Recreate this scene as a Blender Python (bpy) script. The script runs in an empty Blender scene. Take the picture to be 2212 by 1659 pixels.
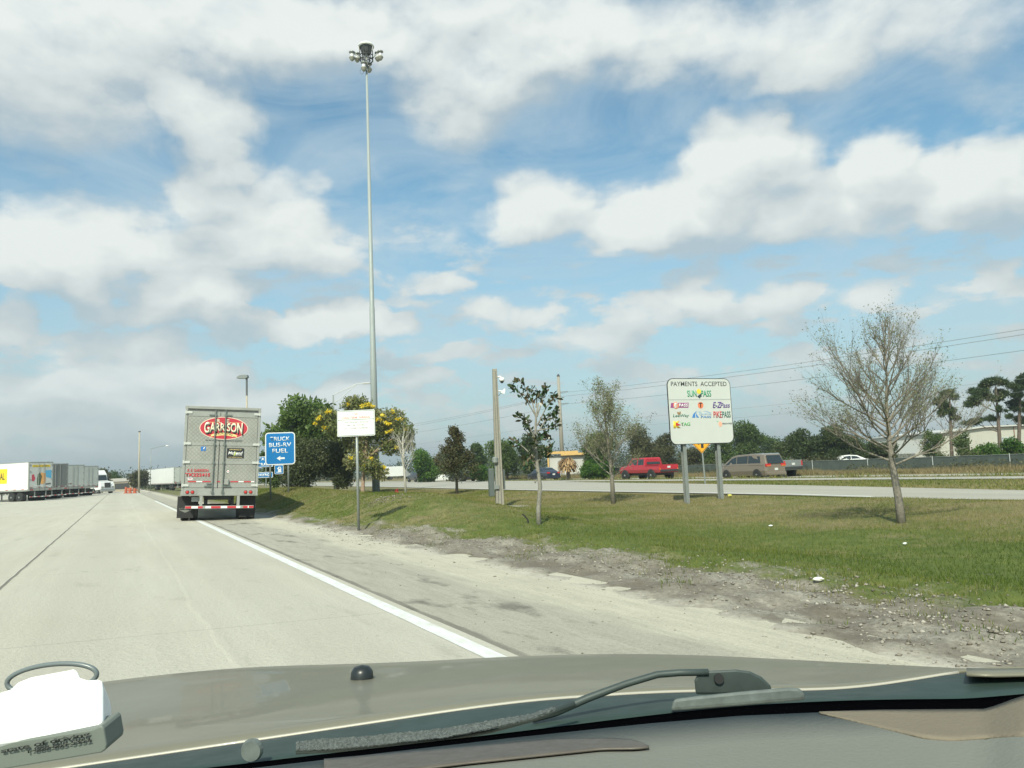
import bpy, math, random
import numpy as np
from mathutils import Vector, Matrix

R = math.radians
scene = bpy.context.scene
COL = scene.collection
random.seed(7)

# ------------------------------------------------------------------ camera
FPX = 1671.0; CXP = 1106.0; CYP = 829.5          # focal length and centre in a 2212 x 1659 picture
PITCH = R(6.2); ROLL = R(2.4); CAMZ = 1.42
cF = Vector((0, math.cos(PITCH), math.sin(PITCH)))
cU0 = Vector((0, -math.sin(PITCH), math.cos(PITCH)))
cX = Vector((1, 0, 0))
cR = cX * math.cos(ROLL) - cU0 * math.sin(ROLL)
cU = cU0 * math.cos(ROLL) + cX * math.sin(ROLL)
CAM = Vector((0, 0, CAMZ))
cd = bpy.data.cameras.new("camera"); cam = bpy.data.objects.new("camera", cd); COL.objects.link(cam)
cd.sensor_width = 36.0; cd.lens = 36.0 * FPX / 2212.0; cd.clip_start = 0.02; cd.clip_end = 6000
m = Matrix((cR, cU, -cF)).transposed().to_4x4(); m.translation = CAM
cam.matrix_world = m
scene.camera = cam

# ------------------------------------------------------------------ light
SUN_EL = R(47); SUN_H = Vector((-0.19, -0.98, 0)).normalized()
SUN_DIR = Vector((SUN_H.x * math.cos(SUN_EL), SUN_H.y * math.cos(SUN_EL), math.sin(SUN_EL)))
sl = bpy.data.lights.new("sun", 'SUN'); sl.energy = 3.4; sl.angle = R(0.5); sl.color = (1.0, 0.965, 0.80)
so = bpy.data.objects.new("sun", sl); COL.objects.link(so)
so.rotation_euler = SUN_DIR.to_track_quat('Z', 'Y').to_euler(); so.location = (0, 0, 60)
scene.view_settings.view_transform = 'Standard'; scene.view_settings.look = 'None'
scene.view_settings.exposure = 0.56; scene.view_settings.gamma = 1.0
scene.cycles.max_bounces = 5; scene.cycles.diffuse_bounces = 2; scene.cycles.glossy_bounces = 2
scene.cycles.transparent_max_bounces = 6; scene.cycles.transmission_bounces = 2
scene.cycles.caustics_reflective = False; scene.cycles.caustics_refractive = False
scene.cycles.use_denoising = True

def ray(px, py):
    return (cF + cR * ((px - CXP) / FPX) - cU * ((py - CYP) / FPX))

def azel(px, py):
    d = ray(px, py).normalized()
    return math.atan2(d.x, d.y), math.asin(d.z)

# ------------------------------------------------------------------ sky: Nishita + procedural cloud field
world = bpy.data.worlds.new("World"); scene.world = world; world.use_nodes = True
world.cycles.sampling_method = 'MANUAL'; world.cycles.sample_map_resolution = 512
wt = world.node_tree; wn = wt.nodes; wl = wt.links; wn.clear()

class NT:
    def __init__(s, nt): s.t = nt
    def n(s, typ, **k):
        nd = s.t.nodes.new(typ)
        for a, b in k.items(): setattr(nd, a, b)
        return nd
    def put(s, sock, v):
        if isinstance(v, bpy.types.NodeSocket): s.t.links.new(v, sock)
        else: sock.default_value = v
    def math(s, op, a, b=0.0, c=None, clamp=False):
        nd = s.n('ShaderNodeMath', operation=op); nd.use_clamp = clamp
        s.put(nd.inputs[0], a); s.put(nd.inputs[1], b)
        if c is not None: s.put(nd.inputs[2], c)
        return nd.outputs[0]
    def vm(s, op, a, b=(0, 0, 0)):
        nd = s.n('ShaderNodeVectorMath', operation=op)
        s.put(nd.inputs[0], a); s.put(nd.inputs[1], b)
        return nd.outputs['Value'] if op in ('DOT_PRODUCT', 'LENGTH') else nd.outputs[0]
    def mr(s, v, a, b, c=0.0, d=1.0, smooth=False):
        nd = s.n('ShaderNodeMapRange'); nd.clamp = True
        if smooth: nd.interpolation_type = 'SMOOTHSTEP'
        s.put(nd.inputs['Value'], v)
        for k, x in (('From Min', a), ('From Max', b), ('To Min', c), ('To Max', d)): s.put(nd.inputs[k], x)
        return nd.outputs['Result']
    def mix(s, f, a, b, mode='MIX'):
        nd = s.n('ShaderNodeMix', data_type='RGBA', blend_type=mode)
        s.put(nd.inputs[0], f); s.put(nd.inputs[6], a); s.put(nd.inputs[7], b)
        return nd.outputs[2]
    def noise(s, vec, scale, detail=4, rough=0.55, dist=0.0):
        nd = s.n('ShaderNodeTexNoise'); nd.inputs['Scale'].default_value = scale
        nd.inputs['Detail'].default_value = detail; nd.inputs['Roughness'].default_value = rough
        nd.inputs['Distortion'].default_value = dist
        if vec is not None: s.put(nd.inputs['Vector'], vec)
        return nd.outputs['Fac']

W = NT(wt)
# centre x, y, radius x, y in the 2212-wide picture, weight: turned into azimuth / elevation
BLOBS = [
 (110,170,300,150,1.5),(420,40,430,110,1.0),(640,70,230,120,.9),(60,30,300,150,.7),
 (445,230,130,115,1.3),(470,330,110,60,.8),(520,440,190,110,1.0),(640,505,150,70,.9),(440,400,90,70,.7),(180,500,210,100,1.0),(60,560,160,90,.9),
 (690,392,46,34,.5),(1030,50,330,120,1.1),(990,205,140,110,1.3),(1146,150,130,85,1.1),(1351,80,230,105,1.0),(1368,185,75,50,.45),
 (1733,70,370,125,1.15),(1755,165,150,75,.7),(2098,50,170,90,.7),(2180,200,130,60,.35),
 (1590,318,135,95,1.3),(1530,400,130,110,.9),(1714,335,95,85,1.0),(1560,460,300,100,1.0),(1380,450,150,95,.8),(1897,350,105,85,1.1),(2140,350,150,90,1.3),
 (1915,440,360,100,1.1),(2160,450,200,90,.8),(1165,440,120,90,1.1),(1095,490,110,55,.8),(1350,500,180,60,.8),
 (1505,615,110,60,.9),(1420,665,150,45,.7),(1570,660,110,45,.6),(1695,645,85,42,.7),(1870,645,130,48,.8),(2120,640,150,45,.55),(1290,730,140,50,.6),
 (440,620,120,58,1.1),(525,632,95,52,1.1),(400,665,150,40,.7),(190,645,85,60,.9),(15,680,70,55,.9),(640,715,130,45,1.0),(725,690,100,48,1.1),(820,715,110,34,.8),
 (500,715,75,62,.9),(250,745,260,50,.8),(150,585,300,60,.7),(470,540,330,60,.8),(640,560,190,50,.7),
 (90,820,300,60,.8),(330,830,260,50,.85),(430,810,120,34,.8),(150,900,420,55,.75),(520,870,260,40,.6),(250,960,600,60,.6),(600,900,420,70,.5),
 (760,838,70,45,1.0),(930,820,70,25,.6),(920,610,110,36,.8),(1060,668,85,44,.9),(1175,682,75,36,.8),(890,530,150,50,.4),(1080,760,280,35,.3),
 (1200,900,900,60,.35),(1900,760,500,40,.35),(2100,880,400,70,.45),(1500,820,400,40,.3),
]
geo = W.n('ShaderNodeTexCoord').outputs['Generated']
nrm = W.vm('NORMALIZE', geo)
sx = W.n('ShaderNodeSeparateXYZ'); wl.new(nrm, sx.inputs[0])
az = W.math('ARCTAN2', sx.outputs['X'], sx.outputs['Y']); el = W.math('ARCSINE', sx.outputs['Z'])
cb = W.n('ShaderNodeCombineXYZ'); wl.new(az, cb.inputs[0]); wl.new(el, cb.inputs[1])
P0 = cb.outputs[0]

# one node group: the smooth cloud field at a point of the sky
g = bpy.data.node_groups.new("cloud_field", 'ShaderNodeTree')
g.interface.new_socket("Vec", in_out='INPUT', socket_type='NodeSocketVector')
g.interface.new_socket("Field", in_out='OUTPUT', socket_type='NodeSocketFloat')
G = NT(g); gi = G.n('NodeGroupInput'); go = G.n('NodeGroupOutput')
acc = None
for (bx, by, rx, ry, w) in BLOBS:
    a0, e0 = azel(bx, by); a1, _ = azel(bx + rx, by); _, e1 = azel(bx, by - ry)
    gk = 1.16 if by < 210 else 1.02
    ra = max(abs(a1 - a0), .01) * gk; re = max(abs(e1 - e0), .008) * gk
    d = G.vm('MULTIPLY', G.vm('SUBTRACT', gi.outputs[0], (a0, e0, 0)), (1 / ra, 1 / re, 0))
    f = G.math('MAXIMUM', G.math('MULTIPLY_ADD', G.vm('DOT_PRODUCT', d, d), -w, w), 0.0)
    acc = f if acc is None else G.math('ADD', acc, f)
g.links.new(acc, go.inputs[0])

warpn = W.n('ShaderNodeTexNoise'); warpn.inputs['Scale'].default_value = 7.0; warpn.inputs['Detail'].default_value = 5.0
wl.new(P0, warpn.inputs['Vector'])
warp = W.vm('MULTIPLY', W.vm('SUBTRACT', warpn.outputs['Color'], (.5, .5, .5)), (.10, .06, 0))
warp2 = W.n('ShaderNodeTexNoise'); warp2.inputs['Scale'].default_value = 30.0; warp2.inputs['Detail'].default_value = 6.0
wl.new(P0, warp2.inputs['Vector'])
warpb = W.vm('MULTIPLY', W.vm('SUBTRACT', warp2.outputs['Color'], (.5, .5, .5)), (.030, .020, 0))
P1 = W.vm('ADD', W.vm('ADD', P0, warp), warpb)
def field(vec):
    nd = wn.new('ShaderNodeGroup'); nd.node_tree = g; wl.new(vec, nd.inputs[0]); return nd.outputs[0]
F0 = field(P1)
F1 = field(W.vm('ADD', P1, (-.012, .052, 0)))
st = W.vm('MULTIPLY', P0, (1.0, 1.7, 1))
n1 = W.noise(st, 10.0, 12, .57, .1)
n2 = W.noise(W.vm('ADD', st, (-.006, .026, 0)), 10.0, 7, .52, .1)
nlow = W.noise(W.vm('MULTIPLY', P0, (1.0, 2.6, 1)), 10.0, 9, .60, .2)
lowc = W.math('MULTIPLY', W.math('MAXIMUM', W.math('SUBTRACT', nlow, .46), 0.0), W.mr(el, .40, .16, 0.0, 5.2))
A0 = W.math('ADD', W.math('MINIMUM', F0, 1.25), W.math('MULTIPLY', W.math('SUBTRACT', n1, .5), 1.75))
A0 = W.math('ADD', A0, lowc)
A1 = W.math('ADD', W.math('MINIMUM', F1, 1.25), W.math('MULTIPLY', W.math('SUBTRACT', n2, .5), 1.75))
soft = W.mr(el, .22, .50, .52, 1.25)
lo = W.math('SUBTRACT', .36, W.math('MULTIPLY', soft, .45)); hi = W.math('ADD', .36, W.math('MULTIPLY', soft, .75))
dens0 = W.mr(A0, lo, hi, 0, 1, True)
lit = W.math('ADD', W.math('MULTIPLY', W.math('SUBTRACT', W.math('MINIMUM', F0, 1.7), W.math('MINIMUM', F1, 1.7)), .62), W.math('MULTIPLY', W.math('SUBTRACT', n1, n2), 1.5))
litf = W.mr(lit, -.62, .62, 0, 1)
dens = W.math('MULTIPLY', dens0, W.mr(lit, -.65, .0, .74, 1.0, True))
# far from the sun's side and high up the cloud bodies are evenly white
ccol = W.mix(litf, (.56, .645, .675, 1), (.96, 1.015, .985, 1))
lowgrey = W.mr(el, 0.0, .28, .95, 1.0)
sky = W.n('ShaderNodeTexSky'); sky.sky_type = 'NISHITA'; sky.sun_disc = False
sky.sun_elevation = SUN_EL; sky.sun_rotation = math.atan2(SUN_DIR.x, SUN_DIR.y)
sky.altitude = 0; sky.air_density = 1.0; sky.dust_density = 1.6; sky.ozone_density = 1.6
SKY_STR = 0.105
CLOUD_L = 5.75      # cloud radiance in the sky texture's own units
cscale = W.math('MULTIPLY', lowgrey, CLOUD_L)
vmm = W.n('ShaderNodeVectorMath', operation='SCALE'); wl.new(ccol, vmm.inputs[0]); wl.new(cscale, vmm.inputs['Scale'])
ssk = W.n('ShaderNodeVectorMath', operation='MULTIPLY'); wl.new(sky.outputs[0], ssk.inputs[0]); ssk.inputs[1].default_value = (.84, 1.13, 1.03); scaled_sky = ssk.outputs[0]
# thin high veil
veil = W.math('MULTIPLY', W.mr(W.noise(W.vm('MULTIPLY', P0, (1.2, 3.2, 1)), 3.2, 7, .62, .8), .38, .72, .0, 1), .60)
veilc = W.mix(veil, scaled_sky, (3.7, 4.5, 4.9, 1))
hz = W.mr(el, -.02, .34, .80, 0.0)
base = W.mix(hz, veilc, (3.35, 4.15, 4.45, 1))
dens2 = W.math('MULTIPLY', dens, W.mr(el, .0, .20, .66, .98))
fin = W.mix(dens2, base, vmm.outputs[0])
bg = W.n('ShaderNodeBackground'); wl.new(fin, bg.inputs['Color']); bg.inputs['Strength'].default_value = SKY_STR
wo = W.n('ShaderNodeOutputWorld'); wl.new(bg.outputs[0], wo.inputs['Surface'])

# ------------------------------------------------------------------ terrain
RA = R(27.0); RC, RS = math.cos(RA), math.sin(RA)
def W2U(x, y): return x * RC + y * RS, -x * RS + y * RC
def U2W(u, v): return u * RC - v * RS, u * RS + v * RC
def S(x, a, b):
    t = np.clip((np.asarray(x, float) - a) / (b - a), 0, 1); return t * t * (3 - 2 * t)
HU = [-400, -40, -1.4, 5.0, 6.2, 8.0, 10.5, 13, 17, 18.5, 19.6, 21.0, 38.5, 39.4, 40.3, 45.9, 47, 60, 600]
HH = [0.0, 0.05, .10, -.09, -.05, -.03, -.17, -.08, 0.0, .12, .10, .00, .00, .05, -.12, -.12, .0, -.15, -.15]
def H(u, v):
    u = np.asarray(u, float); v = np.asarray(v, float)
    b = np.interp(u, HU, HH)
    b = b + .82 * np.exp(-((u - 8.9) / 2.3) ** 2) * S(v, 13.5, 25) * (1 - S(v, 90, 120)) * S(u, 4.6, 7.4)
    w = S(u, 5.2, 6.5) * (1 - S(u, 19, 20.5))
    b = b + w * (.035 * np.sin(u * 1.3 + v * .7) * np.sin(v * .9 - u * .4) + .05 * np.sin(v * .23 + 1.0) * np.sin(u * .5))
    w2 = S(u, 5.0, 5.8) * (1 - S(u, 7.6, 8.6)) * (1 - S(v, 30, 40))
    b = b + w2 * (.055 * np.sin(u * 5 + v * 3.1) * np.sin(v * 4.3 - u * 2.0) + .03 * np.sin(v * 1.9))
    return b
def hw(x, y):
    u, v = W2U(x, y); return float(H(u, v))

def at(px, py, Y=None, z=None):
    """the point of the place seen at (px, py): at depth Y, at height z, or on the ground"""
    d = ray(px, py)
    if Y is not None: return CAM + d * (Y / d.y)
    if z is not None: return CAM + d * ((z - CAMZ) / d.z)
    zz = 0.0
    for _ in range(12):
        t = (zz - CAMZ) / d.z; p = CAM + d * t
        zz = .5 * zz + .5 * hw(p.x, p.y)
    return Vector((p.x, p.y, hw(p.x, p.y)))
def gpos(px, Y, py=1040):
    p = at(px, py, Y=Y); return Vector((p.x, p.y, hw(p.x, p.y)))

# ------------------------------------------------------------------ materials
def lin(c):
    return tuple(((x / 255) / 12.92 if x / 255 <= .04045 else ((x / 255 + .055) / 1.055) ** 2.4) for x in c)
MATS = {}
def mat(name, col, rough=.6, metal=0.0, var=0.0, vscale=8.0, bump=0.0, bscale=40.0, coat=0.0, spec=.5, tint=None):
    if name in MATS: return MATS[name]
    m = bpy.data.materials.new(name); m.use_nodes = True; MATS[name] = m
    N = NT(m.node_tree); b = m.node_tree.nodes['Principled BSDF']
    tc = N.n('ShaderNodeTexCoord').outputs['Object']
    c = (*col, 1)
    if var > 0:
        f = N.mr(N.noise(tc, vscale, 5, .6), .25, .75, 1 - var, 1 + var)
        vs = N.n('ShaderNodeVectorMath', operation='SCALE'); vs.inputs[0].default_value = col
        N.put(vs.inputs['Scale'], f); N.put(b.inputs['Base Color'], vs.outputs[0])
        N.put(b.inputs['Roughness'], N.mr(N.noise(tc, vscale * 2.3, 3), .2, .8, max(rough - .12, .02), min(rough + .12, 1)))
    else:
        b.inputs['Base Color'].default_value = c; b.inputs['Roughness'].default_value = rough
    b.inputs['Metallic'].default_value = metal; b.inputs['Specular IOR Level'].default_value = spec
    b.inputs['Coat Weight'].default_value = coat
    if bump > 0:
        bp = N.n('ShaderNodeBump'); bp.inputs['Strength'].default_value = bump; bp.inputs['Distance'].default_value = .02
        N.put(bp.inputs['Height'], N.noise(tc, bscale, 4)); N.put(b.inputs['Normal'], bp.outputs[0])
    return m

def leafmat(name, cols, rough=.55, trans=.35, scale=1.2):
    """cols: dark, mid, light leaf colours, chosen per leaf by the tint attribute"""
    if name in MATS: return MATS[name]
    m = bpy.data.materials.new(name); m.use_nodes = True; MATS[name] = m
    N = NT(m.node_tree); nt = m.node_tree; b = nt.nodes['Principled BSDF']
    at_ = N.n('ShaderNodeAttribute'); at_.attribute_name = 'tint'
    cr = N.n('ShaderNodeValToRGB'); r = cr.color_ramp
    r.elements[0].position = 0; r.elements[0].color = (*cols[0], 1)
    r.elements[1].position = 1; r.elements[1].color = (*cols[-1], 1)
    for i, c in enumerate(cols[1:-1]):
        e = r.elements.new((i + 1) / (len(cols) - 1)); e.color = (*c, 1)
    N.put(cr.inputs[0], at_.outputs['Fac'])
    N.put(b.inputs['Base Color'], cr.outputs[0]); b.inputs['Roughness'].default_value = rough
    b.inputs['Specular IOR Level'].default_value = .3
    tr = N.n('ShaderNodeBsdfTranslucent'); N.put(tr.inputs[0], cr.outputs[0])
    ms = N.n('ShaderNodeMixShader'); ms.inputs[0].default_value = trans
    nt.links.new(b.outputs[0], ms.inputs[1]); nt.links.new(tr.outputs[0], ms.inputs[2])
    nt.links.new(ms.outputs[0], nt.nodes['Material Output'].inputs[0])
    return m

# ------------------------------------------------------------------ mesh helpers
class MB:
    def __init__(s): s.v = []; s.f = []
    def add(s, vs, fs):
        o = len(s.v); s.v += [tuple(p) for p in vs]; s.f += [tuple(i + o for i in f) for f in fs]; return s
    def box(s, c, d, rz=0, rx=0, ry=0):
        x, y, z = d[0] / 2, d[1] / 2, d[2] / 2
        vs = [Vector(p) for p in ((-x, -y, -z), (x, -y, -z), (x, y, -z), (-x, y, -z), (-x, -y, z), (x, -y, z), (x, y, z), (-x, y, z))]
        if rz or rx or ry:
            M = Matrix.Rotation(rz, 3, 'Z') @ Matrix.Rotation(ry, 3, 'Y') @ Matrix.Rotation(rx, 3, 'X'); vs = [M @ p for p in vs]
        vs = [p + Vector(c) for p in vs]
        return s.add(vs, [(0, 3, 2, 1), (4, 5, 6, 7), (0, 1, 5, 4), (1, 2, 6, 5), (2, 3, 7, 6), (3, 0, 4, 7)])
    def tube(s, pts, rads, n=8, cap=True, closed=False, ref=None):
        pts = [Vector(p) for p in pts]
        if not hasattr(rads, '__len__'): rads = [rads] * len(pts)
        k = len(pts); vs = []
        for i, p in enumerate(pts):
            if closed: t = pts[(i + 1) % k] - pts[i - 1]
            else: t = (pts[min(i + 1, k - 1)] - pts[max(i - 1, 0)])
            t.normalize()
            if ref is None: ref = Vector((0, 0, 1)) if abs(t.z) < .9 else Vector((1, 0, 0))
            a = t.cross(ref).normalized(); b = t.cross(a).normalized()
            for j in range(n):
                th = 2 * math.pi * j / n + math.pi / n
                vs.append(p + (a * math.cos(th) + b * math.sin(th)) * rads[i])
        fs = []
        for i in range(k if closed else k - 1):
            for j in range(n):
                i2 = (i + 1) % k
                fs.append((i * n + j, i2 * n + j, i2 * n + (j + 1) % n, i * n + (j + 1) % n))
        if cap and not closed:
            fs.append(tuple(range(n))[::1]); fs.append(tuple((k - 1) * n + j for j in range(n))[::-1])
        return s.add(vs, fs)
    def lathe(s, c, prof, n=16, axis='Z'):
        vs = []; k = len(prof)
        for (r, h) in prof:
            for j in range(n):
                a = 2 * math.pi * j / n
                p = (r * math.cos(a), r * math.sin(a), h)
                if axis == 'X': p = (h, r * math.cos(a), r * math.sin(a))
                if axis == 'Y': p = (r * math.sin(a), h, r * math.cos(a))
                vs.append((c[0] + p[0], c[1] + p[1], c[2] + p[2]))
        fs = [(i * n + j, i * n + (j + 1) % n, (i + 1) * n + (j + 1) % n, (i + 1) * n + j) for i in range(k - 1) for j in range(n)]
        fs.append(tuple(range(n))[::-1]); fs.append(tuple((k - 1) * n + j for j in range(n)))
        return s.add(vs, fs)
    def prism(s, out, a, b, plane='xz'):
        """out: closed outline; extruded from a to b along the third axis"""
        n = len(out)
        def pt(p, t):
            return {'xz': (p[0], t, p[1]), 'yz': (t, p[0], p[1]), 'xy': (p[0], p[1], t)}[plane]
        vs = [pt(p, a) for p in out] + [pt(p, b) for p in out]
        fs = [tuple(range(n)), tuple(range(2 * n - 1, n - 1, -1))] + [(i, i + n, (i + 1) % n + n, (i + 1) % n) for i in range(n)]
        return s.add(vs, fs)
    def loft(s, rings, cap=True, closed=True):
        n = len(rings[0]); vs = [p for r in rings for p in r]; fs = []
        for i in range(len(rings) - 1):
            for j in range(n if closed else n - 1):
                fs.append((i * n + j, (i + 1) * n + j, (i + 1) * n + (j + 1) % n, i * n + (j + 1) % n))
        if cap: fs.append(tuple(range(n))); fs.append(tuple((len(rings) - 1) * n + j for j in range(n))[::-1])
        return s.add(vs, fs)
    def build(s, name, m, parent=None, smooth=False, bevel=0, loc=None, rz=None, solid=0, fix=True):
        me = bpy.data.meshes.new(name); me.from_pydata(s.v, [], s.f)
        if fix:
            import bmesh
            bm = bmesh.new(); bm.from_mesh(me); bmesh.ops.recalc_face_normals(bm, faces=bm.faces); bm.to_mesh(me); bm.free()
        me.materials.append(m)
        if smooth:
            me.polygons.foreach_set('use_smooth', [True] * len(me.polygons))
        o = bpy.data.objects.new(name, me); COL.objects.link(o)
        if parent: o.parent = parent
        if loc is not None: o.location = loc
        if rz is not None: o.rotation_euler = (0, 0, rz)
        if solid:
            sm = o.modifiers.new('solid', 'SOLIDIFY'); sm.thickness = solid; sm.offset = 0
        if bevel:
            bv = o.modifiers.new('bevel', 'BEVEL'); bv.width = bevel; bv.segments = 2; bv.limit_method = 'ANGLE'; bv.angle_limit = R(40)
        if smooth:
            sa = o.modifiers.new('wn', 'WEIGHTED_NORMAL') if bevel else None
        return o

def fast(name, V, Q, m, parent=None, tint=None, loc=None, rz=None, smooth=False):
    V = np.asarray(V, np.float32); Q = np.asarray(Q, np.int32); k = Q.shape[1]
    me = bpy.data.meshes.new(name)
    me.vertices.add(len(V)); me.vertices.foreach_set('co', V.ravel())
    me.loops.add(Q.size); me.loops.foreach_set('vertex_index', Q.ravel())
    me.polygons.add(len(Q)); me.polygons.foreach_set('loop_start', np.arange(0, Q.size, k, dtype=np.int32))
    me.update(calc_edges=True)
    if tint is not None:
        a = me.attributes.new('tint', 'FLOAT', 'POINT'); a.data.foreach_set('value', np.asarray(tint, np.float32))
    if smooth: me.polygons.foreach_set('use_smooth', np.ones(len(Q), bool))
    me.materials.append(m)
    o = bpy.data.objects.new(name, me); COL.objects.link(o)
    if parent: o.parent = parent
    if loc is not None: o.location = loc
    if rz is not None: o.rotation_euler = (0, 0, rz)
    return o

def tag(o, label=None, cat=None, group=None, kind=None):
    if label: o['label'] = label
    if cat: o['category'] = cat
    if group: o['group'] = group
    if kind: o['kind'] = kind
    return o
def thing(name, loc, rz=0, label=None, cat=None, group=None, rx=0, ry=0):
    o = bpy.data.objects.new(name, None); COL.objects.link(o); o.location = loc; o.rotation_euler = (rx, ry, rz)
    return tag(o, label, cat, group)
def copy_tree(o, parent=None):
    c = o.copy(); COL.objects.link(c)
    if parent: c.parent = parent
    for ch in [x for x in bpy.data.objects if x.parent == o]: copy_tree(ch, c)
    return c

def rrect(w, h, r, n=6, cx=0, cz=0):
    o = []
    for (sx_, sz_, a0) in ((1, 1, 0), (-1, 1, 90), (-1, -1, 180), (1, -1, 270)):
        for i in range(n + 1):
            a = R(a0 + 90 * i / n)
            o.append((cx + sx_ * (w / 2 - r) + r * math.cos(a), cz + sz_ * (h / 2 - r) + r * math.sin(a)))
    return o
def ring_mesh(mb, outer, inner, y0, y1):
    n = len(outer)
    vs = [(p[0], y0, p[1]) for p in outer] + [(p[0], y0, p[1]) for p in inner] + [(p[0], y1, p[1]) for p in outer] + [(p[0], y1, p[1]) for p in inner]
    fs = []
    for i in range(n):
        j = (i + 1) % n
        fs += [(i, j, n + j, n + i), (2 * n + i, 3 * n + i, 3 * n + j, 2 * n + j), (i, 2 * n + i, 2 * n + j, j), (n + i, n + j, 3 * n + j, 3 * n + i)]
    mb.add(vs, fs)
def text(s, x, z, w, h, m, parent, y=-.012, shear=0.0, bold=0.0, warp=None, name='lettering', space=1.0, dep=.0015, side=None):
    cu = bpy.data.curves.new('t', 'FONT'); cu.body = s; cu.size = 1; cu.resolution_u = 3
    cu.offset = bold; cu.space_character = space; cu.shear = 0
    ob = bpy.data.objects.new('t', cu); COL.objects.link(ob)
    dg = bpy.context.evaluated_depsgraph_get(); dg.update()
    me = bpy.data.meshes.new_from_object(ob.evaluated_get(dg), depsgraph=dg)
    bpy.data.objects.remove(ob); bpy.data.curves.remove(cu)
    co = np.empty(len(me.vertices) * 3, np.float32); me.vertices.foreach_get('co', co); co = co.reshape(-1, 3)
    mn, mx = co.min(0), co.max(0)
    X = (co[:, 0] - mn[0]) / (mx[0] - mn[0]) - .5; Z = (co[:, 1] - mn[1]) / (mx[1] - mn[1]) - .5
    if warp: X, Z = warp(X, Z)
    X2 = X * w + Z * h * shear
    out = np.stack([x + X2, np.full_like(X, y), z + Z * h], 1)
    if side: out = np.stack([np.full_like(X, side[0]), side[1] * X2 + side[2], z + Z * h], 1)
    me.vertices.foreach_set('co', out.ravel().astype(np.float32)); me.update()
    me.materials.clear(); me.materials.append(m); me.name = name
    o = bpy.data.objects.new(name, me); COL.objects.link(o); o.parent = parent
    sm = o.modifiers.new('solid', 'SOLIDIFY'); sm.thickness = dep; sm.offset = 0
    return o

# leaves ------------------------------------------------------------
def leafcloud(name, cl, n, size, m, parent=None, seed=1, aspect=.5, fill=.45, up=0.0, tb=.5, tvar=.3, clump=.25, loc=None):
    """n small leaves through the volume of the ellipsoids cl = [(x, y, z, rx, ry, rz)]; tint varies per leaf and per clump"""
    rng = np.random.default_rng(seed)
    C = np.array(cl, float); wgt = (C[:, 3] * C[:, 4] * C[:, 5]) ** .75; wgt /= wgt.sum()
    idx = rng.choice(len(C), n, p=wgt)
    d = rng.normal(size=(n, 3)); d /= np.linalg.norm(d, axis=1)[:, None]
    rad = rng.random(n) ** (1 / 3.0 * fill / .45); rad = np.clip(rad * (1 + rng.normal(0, .10, n)), 0, 1.35)
    pos = C[idx, :3] + d * C[idx, 3:6] * rad[:, None]
    a = rng.normal(size=(n, 3)); a[:, 2] += up; a /= np.linalg.norm(a, axis=1)[:, None]
    b = np.cross(a, rng.normal(size=(n, 3))); b /= np.linalg.norm(b, axis=1)[:, None]
    s_ = size * (.55 + .9 * rng.random(n))[:, None]
    V = np.empty((n, 4, 3)); V[:, 0] = pos; V[:, 1] = pos + a * s_ * .5 + b * s_ * aspect * .5
    V[:, 2] = pos + a * s_; V[:, 3] = pos + a * s_ * .5 - b * s_ * aspect * .5
    ct = rng.random(len(C)); t = tb + (ct[idx] - .5) * 2 * clump + rng.normal(0, tvar * .5, n)
    T = np.repeat(np.clip(t, 0, 1), 4)
    Q = np.arange(n * 4).reshape(n, 4)
    return fast(name, V.reshape(-1, 3), Q, m, parent, T, loc)
def clumps(c, r, k, cr, seed, shell=.75, flat=.8, low=-.9):
    rng = np.random.default_rng(seed); out = []
    while len(out) < k:
        d = rng.normal(size=3); d /= np.linalg.norm(d)
        if d[2] < low: continue
        q = shell + (1 - shell) * rng.random() if rng.random() < .75 else rng.random() * .7
        s_ = cr * (.6 + .8 * rng.random())
        out.append((c[0] + d[0] * r[0] * q, c[1] + d[1] * r[1] * q, c[2] + d[2] * r[2] * q, s_, s_, s_ * flat))
    return out
# ------------------------------------------------------------------ ground and roads (local axes: u across, v along the road)
def surf_mat(name, fn):
    m = bpy.data.materials.new(name); m.use_nodes = True; MATS[name] = m
    N = NT(m.node_tree); b = m.node_tree.nodes['Principled BSDF']
    tc = N.n('ShaderNodeTexCoord').outputs['Object']
    sp = N.n('ShaderNodeSeparateXYZ'); N.put(sp.inputs[0], tc)
    col, rough, bump = fn(N, tc, sp.outputs[0], sp.outputs[1])
    N.put(b.inputs['Base Color'], col); N.put(b.inputs['Roughness'], rough)
    b.inputs['Specular IOR Level'].default_value = .25
    if bump is not None:
        bp = N.n('ShaderNodeBump'); bp.inputs['Strength'].default_value = .6; bp.inputs['Distance'].default_value = .03
        N.put(bp.inputs['Height'], bump); N.put(b.inputs['Normal'], bp.outputs[0])
    return m
def scl(N, c, f):
    v = N.n('ShaderNodeVectorMath', operation='SCALE')
    N.put(v.inputs[0], c if isinstance(c, bpy.types.NodeSocket) else tuple(c)[:3]); N.put(v.inputs['Scale'], f); return v.outputs[0]
def lineat(N, u, c, w):      # 1 on a line at c
    return N.math('SUBTRACT', 1.0, N.mr(N.math('ABSOLUTE', N.math('SUBTRACT', u, c)), w * .5, w, 0, 1))

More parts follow.
